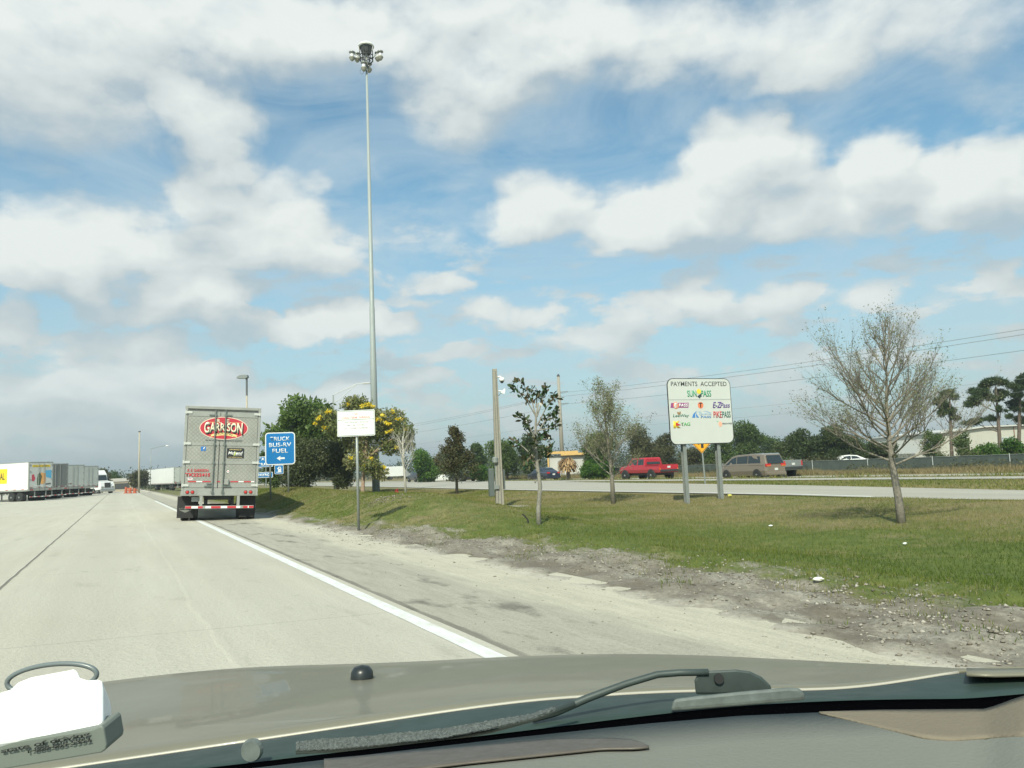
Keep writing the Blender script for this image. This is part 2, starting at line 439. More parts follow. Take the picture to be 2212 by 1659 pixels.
def f_apron(N, tc, u, v):
    big = N.noise(N.vm('MULTIPLY', tc, (1, .35, 1)), .35, 5, .6)
    streak = N.noise(N.vm('MULTIPLY', tc, (3.2, .22, 1)), 1.0, 6, .65)
    fine = N.noise(tc, 26, 5, .7)
    f = N.math('ADD', N.mr(big, .3, .7, .90, 1.05), N.math('ADD', N.mr(streak, .3, .7, -.07, .05), N.mr(fine, .25, .75, -.10, .10)))
    blot = N.mr(N.noise(N.vm('MULTIPLY', tc, (1.4, .5, 1)), 1.1, 5, .6), .60, .72, 0, .16)
    f = N.math('SUBTRACT', f, blot)
    wob = N.math('MULTIPLY', N.math('SUBTRACT', N.noise(tc, .9, 4), .5), .05)
    uu = N.math('ADD', u, wob)
    j = N.math('MULTIPLY', N.math('MAXIMUM', lineat(N, uu, -1.4, .026), N.math('MAXIMUM', lineat(N, uu, -9.4, .05), lineat(N, uu, -17.4, .06))), .55)
    um = N.math('ADD', u, N.math('MULTIPLY', N.math('SUBTRACT', N.noise(N.vm('MULTIPLY', tc, (1, .6, 1)), .5, 4), .5), .34))
    cr = N.math('MULTIPLY', lineat(N, um, .75, .028), .07)
    vj = N.math('ABSOLUTE', N.math('SUBTRACT', N.math('FRACT', N.math('DIVIDE', N.math('ADD', v, 1.2), 6.1)), .5))
    tj = N.math('MULTIPLY', N.math('SUBTRACT', 1.0, N.mr(vj, .0015, .0035, 0, 1)), .16)
    f = N.math('ADD', N.math('SUBTRACT', N.math('SUBTRACT', f, j), tj), cr)
    tyre = N.math('MULTIPLY', N.math('ADD', lineat(N, u, -.35, .55), lineat(N, u, 1.65, .5)), N.mr(streak, .35, .7, .015, .085))
    f = N.math('SUBTRACT', f, tyre)
    spots = N.mr(N.noise(tc, 5.5, 3, .5), .70, .76, 0, .18)
    f = N.math('SUBTRACT', f, spots)
    c = N.mix(N.mr(big, .35, .65), (.50, .472, .385, 1), (.468, .450, .380, 1))
    return scl(N, c, f), .82, N.math('ADD', fine, N.math('MULTIPLY', j, -3.0))
M_apron = surf_mat("worn_concrete", f_apron)

def f_should(N, tc, u, v):
    big = N.noise(N.vm('MULTIPLY', tc, (1, .4, 1)), .7, 6, .65)
    st = N.noise(N.vm('MULTIPLY', tc, (5, .6, 1)), 1.4, 7, .7)
    fine = N.noise(tc, 34, 6, .75)
    g = N.mr(N.math('ADD', u, N.math('MULTIPLY', N.math('SUBTRACT', big, .5), 1.6)), 3.9, 4.5, 0, 1, True)
    c = N.mix(g, (.375, .355, .290, 1), (.48, .45, .355, 1))
    dk = N.mr(N.noise(N.vm('MULTIPLY', tc, (1.0, .45, 1)), 1.5, 5, .62), .57, .68, 0, .72)
    c = N.mix(N.math('MULTIPLY', dk, N.math('SUBTRACT', 1.15, g)), c, (.135, .128, .105, 1))
    f = N.math('ADD', N.mr(st, .3, .7, .86, 1.12), N.mr(fine, .25, .75, -.22, .22))
    edge = N.math('SUBTRACT', 1.0, N.math('MULTIPLY', lineat(N, N.math('ADD', u, N.math('MULTIPLY', N.math('SUBTRACT', st, .5), .12)), 2.80, .06), .40))
    return scl(N, c, N.math('MULTIPLY', f, edge)), .92, fine
M_should = surf_mat("gritty_shoulder", f_should)

def f_ground(N, tc, u, v):
    n1 = N.noise(tc, .55, 6, .62); n2 = N.noise(tc, 2.7, 6, .7); n3 = N.noise(tc, 17, 6, .75)
    ns = N.noise(N.vm('MULTIPLY', tc, (1, .45, 1)), 1.6, 6, .68)
    green = N.mix(N.mr(n2, .3, .7), (.050, .085, .014, 1), (.115, .145, .030, 1))
    tan = N.mix(N.mr(n3, .3, .7), (.150, .125, .058, 1), (.245, .205, .110, 1))
    gb = N.math('MULTIPLY', N.mr(u, 11.5, 13.5, .13, 0), N.mr(v, 14, 22, 1, 0))
    dry = N.mr(N.math('ADD', N.math('SUBTRACT', n1, gb), N.math('MULTIPLY', N.math('SUBTRACT', n2, .5), .5)), .40, .64, .10, .92)
    band = N.mr(u, 12.5, 16.5, 0, .32, True)
    grass = N.mix(N.math('ADD', dry, band, clamp=True), green, tan)
    far = N.mr(u, 46.5, 49, 0, .75)
    grass = N.mix(far, grass, (.21, .165, .085, 1))
    dirt = N.mix(N.mr(n3, .3, .7), (.190, .172, .140, 1), (.35, .325, .270, 1))
    dirt = N.mix(N.mr(ns, .42, .62), dirt, (.150, .128, .098, 1))
    lim = N.math('ADD', u, N.math('MULTIPLY', N.math('SUBTRACT', ns, .5), 3.0))
    trk = N.mr(N.noise(N.vm('MULTIPLY', tc, (3.0, .16, 1)), 1.0, 5, .6), .44, .62, 0, .65)
    dirt = N.mix(trk, dirt, (.150, .136, .108, 1))
    off = N.mr(v, 10, 26, 0, 1.6, True)       # the bare strip narrows away from the camera
    gm = N.mr(N.math('ADD', lim, off), 7.0, 7.6, 0, 1, True)
    c = N.mix(gm, dirt, grass)
    bare = N.mr(N.noise(tc, .9, 5, .6), .66, .72, 0, .8)
    c = N.mix(N.math('MULTIPLY', bare, N.mr(u, 8, 14, .8, .25)), c, dirt)
    sand = N.mr(N.math('ADD', u, N.math('MULTIPLY', N.math('SUBTRACT', ns, .5), 1.0)), 5.0, 5.6, 1, 0, True)
    c = N.mix(sand, c, (.45, .42, .35, 1))
    return scl(N, c, N.mr(n3, .2, .8, .75, 1.25)), .95, n3
M_ground = surf_mat("verge_ground", f_ground)

def f_road(N, tc, u, v):
    st = N.noise(N.vm('MULTIPLY', tc, (2.2, .10, 1)), 1.0, 5, .6); fine = N.noise(tc, 20, 4, .7)
    f = N.math('ADD', N.mr(st, .3, .7, .86, 1.10), N.mr(fine, .3, .7, -.08, .08))
    return scl(N, (.365, .350, .295), f), .85, fine
M_road = surf_mat("pale_road_concrete", f_road)

def grid(name, us, vs, zf, m, kind='structure'):
    U, V = np.meshgrid(us, vs, indexing='ij')
    Z = zf(U, V); P = np.stack([U, V, Z], -1).reshape(-1, 3); nv = len(vs)
    I, J = np.meshgrid(np.arange(len(us) - 1), np.arange(nv - 1), indexing='ij')
    a = (I * nv + J).ravel(); Q = np.stack([a, a + nv, a + nv + 1, a + 1], 1)
    o = fast(name, P, Q, m, rz=RA, smooth=True); return tag(o, kind=kind)
def geomspace(a, b, n): return np.geomspace(a, b, n)

us = np.concatenate([-geomspace(1500, 40, 10), np.arange(-36, 3.9, 2.0), np.arange(4.2, 9, .10), np.arange(9, 21, .25), np.arange(21.5, 38, 1.0), np.arange(38, 48, .35), np.arange(48.5, 62, 1.5), geomspace(64, 1800, 14)])
vs = np.concatenate([-geomspace(400, 12, 8), np.arange(-10, 3, 1.0), np.arange(3, 36, .16), np.arange(36, 130, .8), geomspace(132, 3000, 18)])
def zg(U, V):
    z = H(U, V)
    rag = 4.95 + .16 * np.sin(V * 1.7) + .10 * np.sin(V * 4.1 + 1)
    return z - .10 * (1 - S(U, rag - .35, rag + .15)) * (U > -300)
ground = grid("ground", us, vs, zg, M_ground)
grid("concrete_lot", np.concatenate([[-260, -120, -60, -40, -20, -9, -1.4], [0.5, 2.76]]), np.concatenate([[-80], np.arange(-20, 100, 8), [130, 180, 240]]), lambda U, V: H(U, V) + .004, M_apron)
grid("road_shoulder", np.array([2.764, 3.3, 4.0, 4.9, 5.6]), np.concatenate([np.arange(-30, 100, 4), [130.]]), lambda U, V: np.interp(U, HU, HH) + .002 - .02 * (U > 5), M_should)
tag(grid("edge_line", np.array([2.50, 2.665]), np.arange(-30, 70, 3.0), lambda U, V: H(U, V) + .008,
     surf_mat("road_paint", lambda N, tc, u, v: (N.mix(N.mr(N.noise(N.vm('MULTIPLY', tc, (1, .35, 1)), 7, 8, .8), .46, .66, 0, .75), (.68, .70, .68, 1), (.50, .475, .40, 1)), .7, None))), kind='structure')

def strip(name, ve, un, uf, m, dz, k=1):
    """road between the near edge un(v) and the far edge uf(v)"""
    vs_ = np.arange(ve[0], ve[1], 3.0); a = np.interp(vs_, *un); b = np.interp(vs_, *uf)
    T = np.linspace(0, 1, 5)[:, None]; U = a * (1 - T) + b * T; V = np.repeat(vs_[None], 5, 0)
    Z = H(U, V) + dz; P = np.stack([U, V, Z], -1).reshape(-1, 3); nv = len(vs_)
    I, J = np.meshgrid(np.arange(4), np.arange(nv - 1), indexing='ij'); q = (I * nv + J).ravel()
    return tag(fast(name, P, np.stack([q, q + nv, q + nv + 1, q + 1], 1), m, rz=RA), kind='structure')
RN = ([-60, 0, 11, 21, 44, 83, 150, 300], [18.2, 19.6, 20.1, 21.7, 22.4, 24.9, 27, 31])
RF = ([-60, 0, 14, 27, 53, 60, 300], [23.6, 24.8, 25.6, 29, 33.6, 35.3, 35.3])
strip("ramp_road", (-60, 300), RN, RF, M_road, .035)
M_white = mat("line_white", (.78, .79, .76), .6)
strip("ramp_line", (-60, 290), (RN[0], [a + .35 for a in RN[1]]), (RN[0], [a + .52 for a in RN[1]]), M_white, .040)
strip("frontage_road", (-60, 600), ([0, 1], [35.5, 35.5]), ([0, 1], [38.3, 38.3]), M_road, .030)
strip("frontage_road_line", (-60, 600), ([0, 1], [35.75, 35.75]), ([0, 1], [35.95, 35.95]), M_white, .038)
strip("main_road", (-60, 600), ([0, 1], [40.2, 40.2]), ([0, 1], [46.0, 46.0]), M_road, .028)

# ---- grass as blades on the verge, taller straw beyond the main road
def sinn(u, v, k):
    return np.sin(u * 1.1 * k + 1.3) * np.sin(v * .9 * k + .4) + .6 * np.sin(u * 2.3 * k - v * 1.7 * k) + .4 * np.sin(v * 3.1 * k + u * 2.9 * k + 2)
def blades(name, pts_u, pts_v, h, w, m, seed, tint, zoff=0.0):
    rng = np.random.default_rng(seed); n = len(pts_u)
    x, y = U2W(pts_u, pts_v); z = H(pts_u, pts_v) + zoff
    a = rng.random(n) * 2 * np.pi; dx, dy = np.cos(a) * w * .5, np.sin(a) * w * .5
    hh = h * (.45 + .9 * rng.random(n)); lx, ly = rng.normal(0, .42, n) * hh, rng.normal(0, .42, n) * hh
    V = np.empty((n, 3, 3)); V[:, 0] = np.stack([x - dx, y - dy, z - .01], 1); V[:, 1] = np.stack([x + dx, y + dy, z - .01], 1)
    V[:, 2] = np.stack([x + lx, y + ly, z + hh], 1)
    return tag(fast(name, V.reshape(-1, 3), np.arange(n * 3).reshape(n, 3), m, None, np.repeat(tint, 3)), kind='stuff')
rng = np.random.default_rng(5)
n = 520000
gv = 2.0 + 58 * rng.random(n) ** 1.7; gu = 6.0 + 14.0 * rng.random(n)
lim = 7.3 - 1.6 * S(gv, 10, 26) + .45 * sinn(gu * .2, gv, 1.1)
cover = sinn(gu, gv, .45) * .5 + sinn(gu, gv, 1.6) * .35
keep = (gu > lim + .5 * rng.normal(size=n)) & (rng.random(n) < .62 + .25 * cover) & (gu < 19.9)
gu, gv = gu[keep], gv[keep]
dryness = np.clip(.50 + .30 * sinn(gu, gv, .30) * .6 + .20 * S(gu, 12.0, 15.5) - .30 * S(gu, 7.2, 8.6) * (1 - S(gu, 11.5, 13.5)) * (1 - S(gv, 14, 22)) + rng.normal(0, .20, len(gu)), 0, 1)
M_grass = leafmat("grass_blades", [(.070, .115, .014), (.140, .180, .026), (.235, .215, .070), (.33, .275, .145)], .8, .3)
hgt = .050 + .030 * S(gv, 20, 50)
tag(blades("verge_grass", gu, gv, hgt, .010 + .012 * S(gv, 8, 40), M_grass, 3, dryness), "short green and tan grass on the verge between shoulder and ramp road", "grass")
n = 60000
gv = -5 + 75 * rng.random(n) ** 1.3; gu = 25.6 + 9.6 * rng.random(n)
keep = (gu > np.interp(gv, *RF) + .2); gu, gv = gu[keep], gv[keep]
tag(blades("median_grass", gu, gv, .09, .03, M_grass, 4, np.clip(.5 + .3 * sinn(gu, gv, .3) + rng.normal(0, .2, len(gu)), 0, 1)), "mown grass strip between the ramp and the main road", "grass")
n = 9000
gv = -5 + 90 * rng.random(n); gu = 38.5 + 1.6 * rng.random(n)
tag(blades('roadside_tufts', gu, gv, .10 + .16 * (sinn(gu, gv, .8) > .5), .04, M_grass, 16, np.clip(.55 + rng.normal(0, .25, len(gu)), 0, 1)), 'ragged green and tan tufts along the near edge of the main road', 'grass')
n = 60000
gv = -5 + 130 * rng.random(n); gu = 46.4 + 12 * rng.random(n) ** 1.3
M_straw = leafmat("straw_blades", [(.10, .11, .03), (.22, .18, .085), (.32, .255, .14)], .85, .3)
tag(blades("roadside_straw", gu, gv, .20 + .20 * np.clip(sinn(gu, gv, .4), 0, 1), .05, M_straw, 6, np.clip(.6 + .25 * sinn(gu, gv, .5) + rng.normal(0, .2, len(gu)), 0, 1)), "tall dry straw-coloured grass beyond the main road", "grass")
# sparse weeds in the bare strip
n = 9000
gv = 3 + 26 * rng.random(n); gu = 5.5 + 2.2 * rng.random(n)
keep = (sinn(gu, gv, 1.9) > .75); gu, gv = gu[keep], gv[keep]
tag(blades("shoulder_weeds", gu, gv, .05, .012, M_grass, 9, np.clip(.2 + rng.normal(0, .15, len(gu)), 0, 1)), "low green weeds in patches on the stony dirt strip", "weeds")

# ---- gravel and broken stone along the edge of the grass
def stones(name, n, seed, uv, smin, smax, m, label):
    rng = np.random.default_rng(seed)
    u, v = uv(rng, n); n = len(u)
    x, y = U2W(u, v); z = H(u, v)
    s_ = smin + (smax - smin) * rng.random(n) ** 3.2
    base = np.array([(1, 0, 0), (-1, 0, 0), (0, 1, 0), (0, -1, 0), (0, 0, 1), (0, 0, -.6)], float)
    V = base[None] * (s_[:, None, None] * (.6 + .7 * rng.random((n, 6, 1))))
    V += rng.normal(0, .18, V.shape) * s_[:, None, None]
    a = rng.random(n) * 6.28; ca, sa = np.cos(a), np.sin(a)
    V = np.stack([V[..., 0] * ca[:, None] - V[..., 1] * sa[:, None], V[..., 0] * sa[:, None] + V[..., 1] * ca[:, None], V[..., 2] * .6], -1)
    V += np.stack([x, y, z + s_ * .15], -1)[:, None]
    F = np.array([(0, 2, 4), (2, 1, 4), (1, 3, 4), (3, 0, 4), (2, 0, 5), (1, 2, 5), (3, 1, 5), (0, 3, 5)])
    Q = (np.arange(n)[:, None, None] * 6 + F[None]).reshape(-1, 3)
    o = fast(name, V.reshape(-1, 3), Q, m, None, np.repeat(rng.random(n), 6)); return tag(o, label, "gravel", kind='stuff')
M_stone = leafmat("gravel_stones", [(.12, .105, .08), (.22, .195, .155), (.27, .245, .20), (.42, .39, .33)], .9, 0.0)
def uv_rub(rng, n):
    v = 3.0 + 20 * rng.random(n) ** 1.5
    c = 6.7 - 1.0 * S(v, 10, 20) + .25 * sinn(v * .0, v, 1.1); return c + rng.normal(0, .55, n), v
stones("gravel_strip", 8000, 11, uv_rub, .005, .030, M_stone, "broken limestone gravel along the edge of the grass")
def uv_sh(rng, n):
    v = 3.5 + 24 * rng.random(n) ** 1.5; u = 3.0 + 3.0 * rng.random(n); k = rng.random(n) < (.25 + .7 * S(u, 4.2, 5.6)); return u[k], v[k]
stones("shoulder_grit", 6000, 12, uv_sh, .004, .016, M_stone, "small loose grit scattered on the road shoulder")
q = at(830, 1096)
uq, vq = W2U(q.x, q.y)
stones("pale_stone_patch", 260, 13, lambda rng, n: (uq + rng.normal(0, .30, n), vq + rng.normal(0, .55, n)), .02, .06, M_stone, "pale broken stones in a patch on the grass mound")
# clods of dirt
M_clod = mat("dirt_clod", (.17, .145, .11), .95, var=.3, vscale=20, bump=.6)
# ------------------------------------------------------------------ shared materials
M_galv = mat("galvanised_steel", (.27, .29, .27), .5, .35, var=.15, vscale=6)
M_concp = mat("pole_concrete", (.29, .27, .22), .85, var=.15, vscale=9, bump=.2)
M_black = mat("black_rubber", (.022, .023, .022), .75, var=.2)
M_dark = mat("dark_metal", (.045, .048, .045), .6, .2)
M_glass = mat("dark_glass", (.020, .028, .028), .08, 0, spec=.8)
M_steel = mat("brushed_steel", (.33, .335, .305), .5, .2, var=.12, vscale=3)
M_alloy = mat("wheel_metal", (.50, .50, .48), .3, .8)
M_red = mat("red_lens", (.50, .022, .018), .25, spec=.8)
M_amber = mat("amber_lens", (.70, .22, .03), .3)
M_signw = mat("sign_white", (.80, .80, .77), .45)
M_signb = mat("sign_blue", (.003, .175, .46), .45)
M_signw2 = mat("sign_face_white", (.56, .58, .54), .5, var=.03, vscale=2)
M_ink = mat("sign_black", (.025, .027, .030), .5)
M_redp = mat("red_print", (.52, .035, .045), .5)
M_wpaint = mat("white_vehicle_paint", (.74, .75, .73), .35, coat=.3, var=.04, vscale=1.5)

# ------------------------------------------------------------------ lorry trailers
def wheel(parent, x, y, r, w, side, rim=True):
    t = MB().lathe((x, y, r), [(r * .62, -w / 2), (r * .93, -w / 2), (r, -w * .36), (r, w * .36), (r * .93, w / 2), (r * .62, w / 2)], 22, 'X').build('wheel', M_black, parent, smooth=False)
    MB().lathe((x + side * w * .40, y, r), [(r * .60, -.05 * w), (r * .60, .06 * w), (r * .48, .0), (r * .20, .02), (r * .17, .06), (.01, .065)] if side > 0 else
               [(.01, -.065), (r * .17, -.06), (r * .20, -.02), (r * .48, 0), (r * .60, -.06 * w), (r * .60, .05 * w)], 18, 'X').build('rim', M_alloy, t)
    return t

def f_quilt(N, b):
    tc = N.n('ShaderNodeTexCoord').outputs['Object']; sp = N.n('ShaderNodeSeparateXYZ'); N.put(sp.inputs[0], tc)
    a = N.math('ADD', sp.outputs[0], sp.outputs[2]); c = N.math('SUBTRACT', sp.outputs[0], sp.outputs[2])
    f = lambda s: N.math('ABSOLUTE', N.math('SUBTRACT', N.math('FRACT', N.math('MULTIPLY', s, 7.0)), .5))
    h = N.math('MINIMUM', f(a), f(c)); h2 = N.mr(h, 0, .22, 0, 1, True)
    bp = N.n('ShaderNodeBump'); bp.inputs['Strength'].default_value = .35; bp.inputs['Distance'].default_value = .006
    N.put(bp.inputs['Height'], h2); N.put(b.inputs['Normal'], bp.outputs[0])
    v = N.mr(N.noise(tc, 1.6, 5), .3, .7, .85, 1.12)
    N.put(b.inputs['Base Color'], scl(N, (.305, .305, .27), N.math('MULTIPLY', v, N.mr(h, 0, .14, .74, 1.06))))
M_quilt = mat("quilted_steel", (.5, .5, .46), .52, .10)
f_quilt(NT(M_quilt.node_tree), M_quilt.node_tree.nodes['Principled BSDF'])

def trailer(root, L, Wd, Ht, zb, body_m, rear_m, side_up, flaps=True, hinges=5):
    """box trailer, rear at y = 0, nose towards +y"""
    hW = Wd / 2
    body = MB().box((0, L / 2 + .06, (Ht + zb) / 2 + .06), (Wd, L - .12, Ht - zb - .12)).build('body', body_m, root, bevel=.03)
    MB().box((0, L / 2 + .04, Ht - .03), (Wd + .02, L - .06, .06)).box((-hW - .004, L / 2 + .04, zb + .07), (.03, L - .10, .16)).box((hW + .004, L / 2 + .04, zb + .07), (.03, L - .10, .16)).build('edge_rail', M_steel, body)
    # rear frame
    fr = MB().box((-hW + .045, 0, (Ht + zb) / 2), (.09, .12, Ht - zb)).box((hW - .045, 0, (Ht + zb) / 2), (.09, .12, Ht - zb))
    fr.box((0, -.002, Ht - .05), (Wd - .18, .13, .10)).box((0, -.004, zb + .14), (Wd - .18, .12, .28))
    fr.build('rear_frame', M_steel, root, bevel=.008)
    return body

def tail_lights(root, xs, z, r=.055, y=-.075):
    for x in xs:
        t = MB().lathe((x, y, z), [(r * 1.25, .012), (r * 1.25, -.004), (r, -.012)], 16, 'Y').build('tail_light', M_dark, root)
        MB().lathe((x, y - .012, z), [(r, 0.002), (r * .9, -.012), (r * .3, -.022)][::-1], 16, 'Y').build('lens', M_red, t)

# the silver refrigerated trailer ahead
a = at(395, 1112, z=-.02); bpos = at(549, 1117, z=-.08)
tc_ = Vector(((-11.9 - 9.5) / 2 - .17, 28.45, -.055))
HEAD = R(22.5)
tr = thing("box_trailer", tc_, HEAD, "silver quilted box trailer with red oval logo on its rear doors, standing on the shoulder", "trailer", ry=R(2.7))
body = trailer(tr, 14.6, 2.62, 4.17, .92, M_wpaint, M_quilt, None)
XG = -.10
for sgn, x0, x1 in ((-1, -1.205, XG - .006), (1, XG + .006, 1.205)):
    door = MB().box(((x0 + x1) / 2, -.035, (1.20 + 4.0) / 2), (x1 - x0, .05, 2.78)).build('door', M_quilt, tr)
    for zc, hh in ((3.88, .16), (2.79, .10), (2.12, .10), (1.285, .14)):
        MB().box(((x0 + x1) / 2, -.066, zc), (x1 - x0 - .02, .014, hh)).build('door_band', M_steel, door)
    xr = XG + sgn * .175
    rod = MB().tube([(xr, -.115, 1.0), (xr, -.115, 4.04)], .021, 8)
    for zc in (1.05, 2.12, 2.79, 3.86): rod.box((xr, -.10, zc), (.09, .05, .07))
    rod.box((xr + sgn * .12, -.10, 3.86), (.20, .02, .035)).box((xr + sgn * .13, -.105, 1.27), (.30, .03, .03)).box((xr + sgn * .10, -.105, 1.36), (.22, .03, .025))
    rod.build('lock_rod', M_dark if False else mat("rod_steel", (.20, .22, .20), .5, .4), door)
    for zc in (3.93, 2.80, 2.13, 1.30):
        h = MB().box((sgn * 1.19, -.085, zc), (.24, .03, .085)).tube([(sgn * 1.275, -.085, zc - .06), (sgn * 1.275, -.085, zc + .06)], .025, 8)
        h.build('hinge', mat("zinc_hinge", (.62, .62, .57), .4, .3), door)
MB().box((XG, -.07, 2.0), (.02, .012, 1.6)).build('door_seal', M_dark, tr)
# oval logo
lx, lz = .03, 3.38
ell = lambda rx, rz, n=56, cx=lx, cz=lz: [(cx + rx * math.cos(2 * math.pi * i / n), cz + rz * math.sin(2 * math.pi * i / n)) for i in range(n)]
lg = MB().prism(ell(.84, .42), -.0665, -.064).build('logo_rim', mat("logo_cream", (.78, .62, .50), .5), tr)
MB().prism(ell(.815, .395), -.0685, -.0670).build('logo_field', mat("logo_red", (.50, .035, .055), .5), lg)
M_gold = mat("logo_gold", (.80, .62, .26), .5); M_cream = mat("lettering_cream", (.80, .76, .55), .5)
text("R.  E.", lx - .02, lz + .262, .50, .15, M_cream, lg, -.0705, bold=.02)
MB().box((lx - .36, -.070, lz + .21), (.30, .002, .012)).build('logo_rule', M_gold, lg)
MB().box((lx + .40, -.070, lz + .21), (.34, .002, .012)).build('logo_rule', M_gold, lg)
bul = lambda k: (lambda X, Z: (X, Z * (1 + k * (2 * np.abs(X)) ** 1.6) - .10 * (2 * np.abs(X)) ** 2 + .05))
text("GARRISON", lx - .015 + .03, lz + .005 - .035, 1.34, .30, M_ink, lg, -.0700, bold=.035, warp=bul(.55))
text("GARRISON", lx - .015, lz + .02, 1.32, .29, M_cream, lg, -.0725, bold=.02, warp=bul(.55))
arc = lambda X, Z: (X, Z - .75 * (2 * np.abs(X)) ** 2 + .3)
rb = []
NR = 14
for i in range(NR + 1): t = -1 + 2 * i / NR; rb.append((lx + .01 + .33 * t, lz - .205 - .055 * t * t + .045))
for i in range(NR + 1): t = 1 - 2 * i / NR; rb.append((lx + .01 + .33 * t, lz - .205 - .055 * t * t - .055))
MB().prism(rb, -.0712, -.0695).prism([(lx - .32, lz - .20), (lx - .46, lz - .26), (lx - .42, lz - .28), (lx - .47, lz - .33), (lx - .31, lz - .28)], -.0706, -.0695) \
    .prism([(lx + .34, lz - .20), (lx + .48, lz - .26), (lx + .44, lz - .28), (lx + .49, lz - .33), (lx + .33, lz - .28)], -.0706, -.0695).build('logo_ribbon', M_gold, lg)
text("TRUCKING", lx + .01, lz - .205, .58, .075, M_ink, lg, -.0732, warp=arc, bold=.015)
text("www.regarrison.com", lx + .01, 2.925, 1.28, .095, mat("grey_print", (.10, .12, .13), .5), tr, -.0655, bold=.02)
fb = MB().prism(rrect(.17, .16, .015, cx=-.64, cz=2.615), -.0665, -.064).build('blue_sticker', mat("sticker_blue", (.03, .17, .48), .5), tr)
text("f", -.615, 2.61, .06, .13, M_signw, fb, -.069, bold=.03)
mc = MB().prism(rrect(.60, .37, .01, cx=.47, cz=2.47), -.0665, -.064).build('black_placard', M_ink, tr)
text("EMPOWERED BY", .47, 2.60, .42, .04, M_gold, mc, -.069, bold=.02, shear=.2)
text("McLeod", .47, 2.475, .48, .115, M_signw, mc, -.069, bold=.035, shear=.25)
MB().prism([(.44, 2.50), (.50, 2.53), (.46, 2.40), (.40, 2.36)], -.0705, -.0685).build('leaf_mark', mat("lime_print", (.42, .50, .10), .5), mc)
text("SOFTWARE", .585, 2.40, .22, .03, M_signw, mc, -.069, bold=.02)
text("www.mcleodsoftware.com", .47, 2.325, .48, .03, M_gold, mc, -.069, bold=.02)
text("R. E. GARRISON", -.78, 1.83, .70, .105, M_redp, tr, -.0655, bold=.03)
text("TK222415", -.78, 1.67, .84, .125, M_redp, tr, -.0655, bold=.045)
st = MB().prism(rrect(.16, .08, .03, cx=-1.03, cz=1.53), -.066, -.064).build('small_decal', M_signw, tr)
MB().prism([(-1.10, 1.535), (-.96, 1.535), (-.975, 1.515), (-1.085, 1.515)], -.068, -.0662).build('decal_band', M_redp, st)
MB().prism([(-1.08, 1.548), (-.98, 1.548), (-.99, 1.562), (-1.07, 1.562)], -.068, -.0662).build('decal_band', mat("decal_blue", (.04, .10, .40), .5), st)
rd = MB().prism(ell(.065, .065, 24, .24, 1.80), -.0665, -.064).build('round_decal', M_ink, tr)
rd2 = MB().prism(ell(.052, .052, 24, .24, 1.80), -.069, -.067).build('decal_disc', M_signw, rd)
MB().box((.24, -.0705, 1.80), (.06, .002, .02), ry=.35).build('decal_band', M_redp, rd)
for xa, xb in ((-1.10, -.82), (-.62, -.34), (-.13, -.02), (.34, .62), (.80, 1.06)):
    MB().box(((xa + xb) / 2, -.067, 1.43), (xb - xa, .006, .04)).build('reflector_strip', M_redp, tr)
for xa, xb in ((-.82, -.62), (.62, .80), (1.06, 1.17)):
    MB().box(((xa + xb) / 2, -.067, 1.43), (xb - xa, .006, .04)).build('reflector_strip', M_signw, tr)
MB().box((.20, -.12, 1.42), (.15, .08, .20)).build('lock_box', M_steel, tr, bevel=.01)
for cx_, xs in ((-1.0, (-1.10, -.93)), (1.0, (.88, 1.06))):
    MB().box((cx_, -.068, 1.05), (.42, .014, .17)).build('light_panel', M_steel, tr)
    tail_lights(tr, xs, 1.05)
lpz = MB().box((-.78, .10, .80), (.34, .01, .17)).build('licence_plate', mat("plate_dull", (.30, .31, .28), .6), tr)
bp_ = MB().box((0.02, -.03, .51), (2.34, .09, .105))
bp_.build('bumper', M_steel, tr, bevel=.01)
xs_ = [-1.14, -.96, -.74, -.55, -.46, -.26, .06, .30, .62, .80, .88, .97, 1.02, 1.19]
sg = [('r', -1.14, -.94), ('w', -.94, -.72), ('r', -.72, -.56), ('w', -.47, -.28), ('r', -.28, .05), ('w', .05, .27), ('r', .27, .58), ('w', .58, .72), ('r', .82, .98), ('w', .98, 1.02), ('r', 1.02, 1.18)]
for k, xa, xb in sg:
    MB().box(((xa + xb) / 2, -.078, .51), (xb - xa, .006, .075)).build('reflector_strip', M_redp if k == 'r' else M_signw, tr)
for x in (-.63, .64):
    MB().box((x, -.02, .72), (.10, .07, .50)).build('bumper_strut', M_steel, tr)
for x in (-1.14, .98):
    MB().box((x, .55, .50), (.56 if x < 0 else .52, .015, .78)).build('mud_flap', M_black, tr)
    pts = [(x - .24, .38), (x + .24, .38), (x, .22)]
fl = MB().prism([(-1.36, .40), (-.92, .40), (-1.14, .30)], .535, .540).build('flap_mark', mat("flap_print", (.18, .19, .17), .6), tr)
text("UTILITY", -1.14, .44, .42, .06, mat("flap_print", (.18, .19, .17), .6), tr, .538, bold=.02)
MB().box((0, 5, .85), (1.0, 9.6, .16)).box((-.45, 1.5, .72), (.10, 2.6, .26)).box((.45, 1.5, .72), (.10, 2.6, .26)).tube([(-1.1, .98, .50), (1.1, .98, .50)], .07, 10).tube([(-1.1, 2.25, .50), (1.1, 2.25, .50)], .07, 10).build('underframe', M_dark, tr)
for y in (1.05, 2.32):
    for sd in (-1, 1):
        wheel(tr, sd * 1.16, y, .51, .27, sd); wheel(tr, sd * .84, y, .51, .27, sd)
for sd in (-1, 1):
    MB().box((sd * .95, 11.6, .52), (.12, .12, .95)).box((sd * .95, 11.6, .04), (.25, .25, .06)).build('landing_leg', M_steel, tr)
lp = MB().box((0, 14.8, 2.9), (2.0, .5, 2.0)).build('cooling_unit', M_wpaint, tr, bevel=.08)

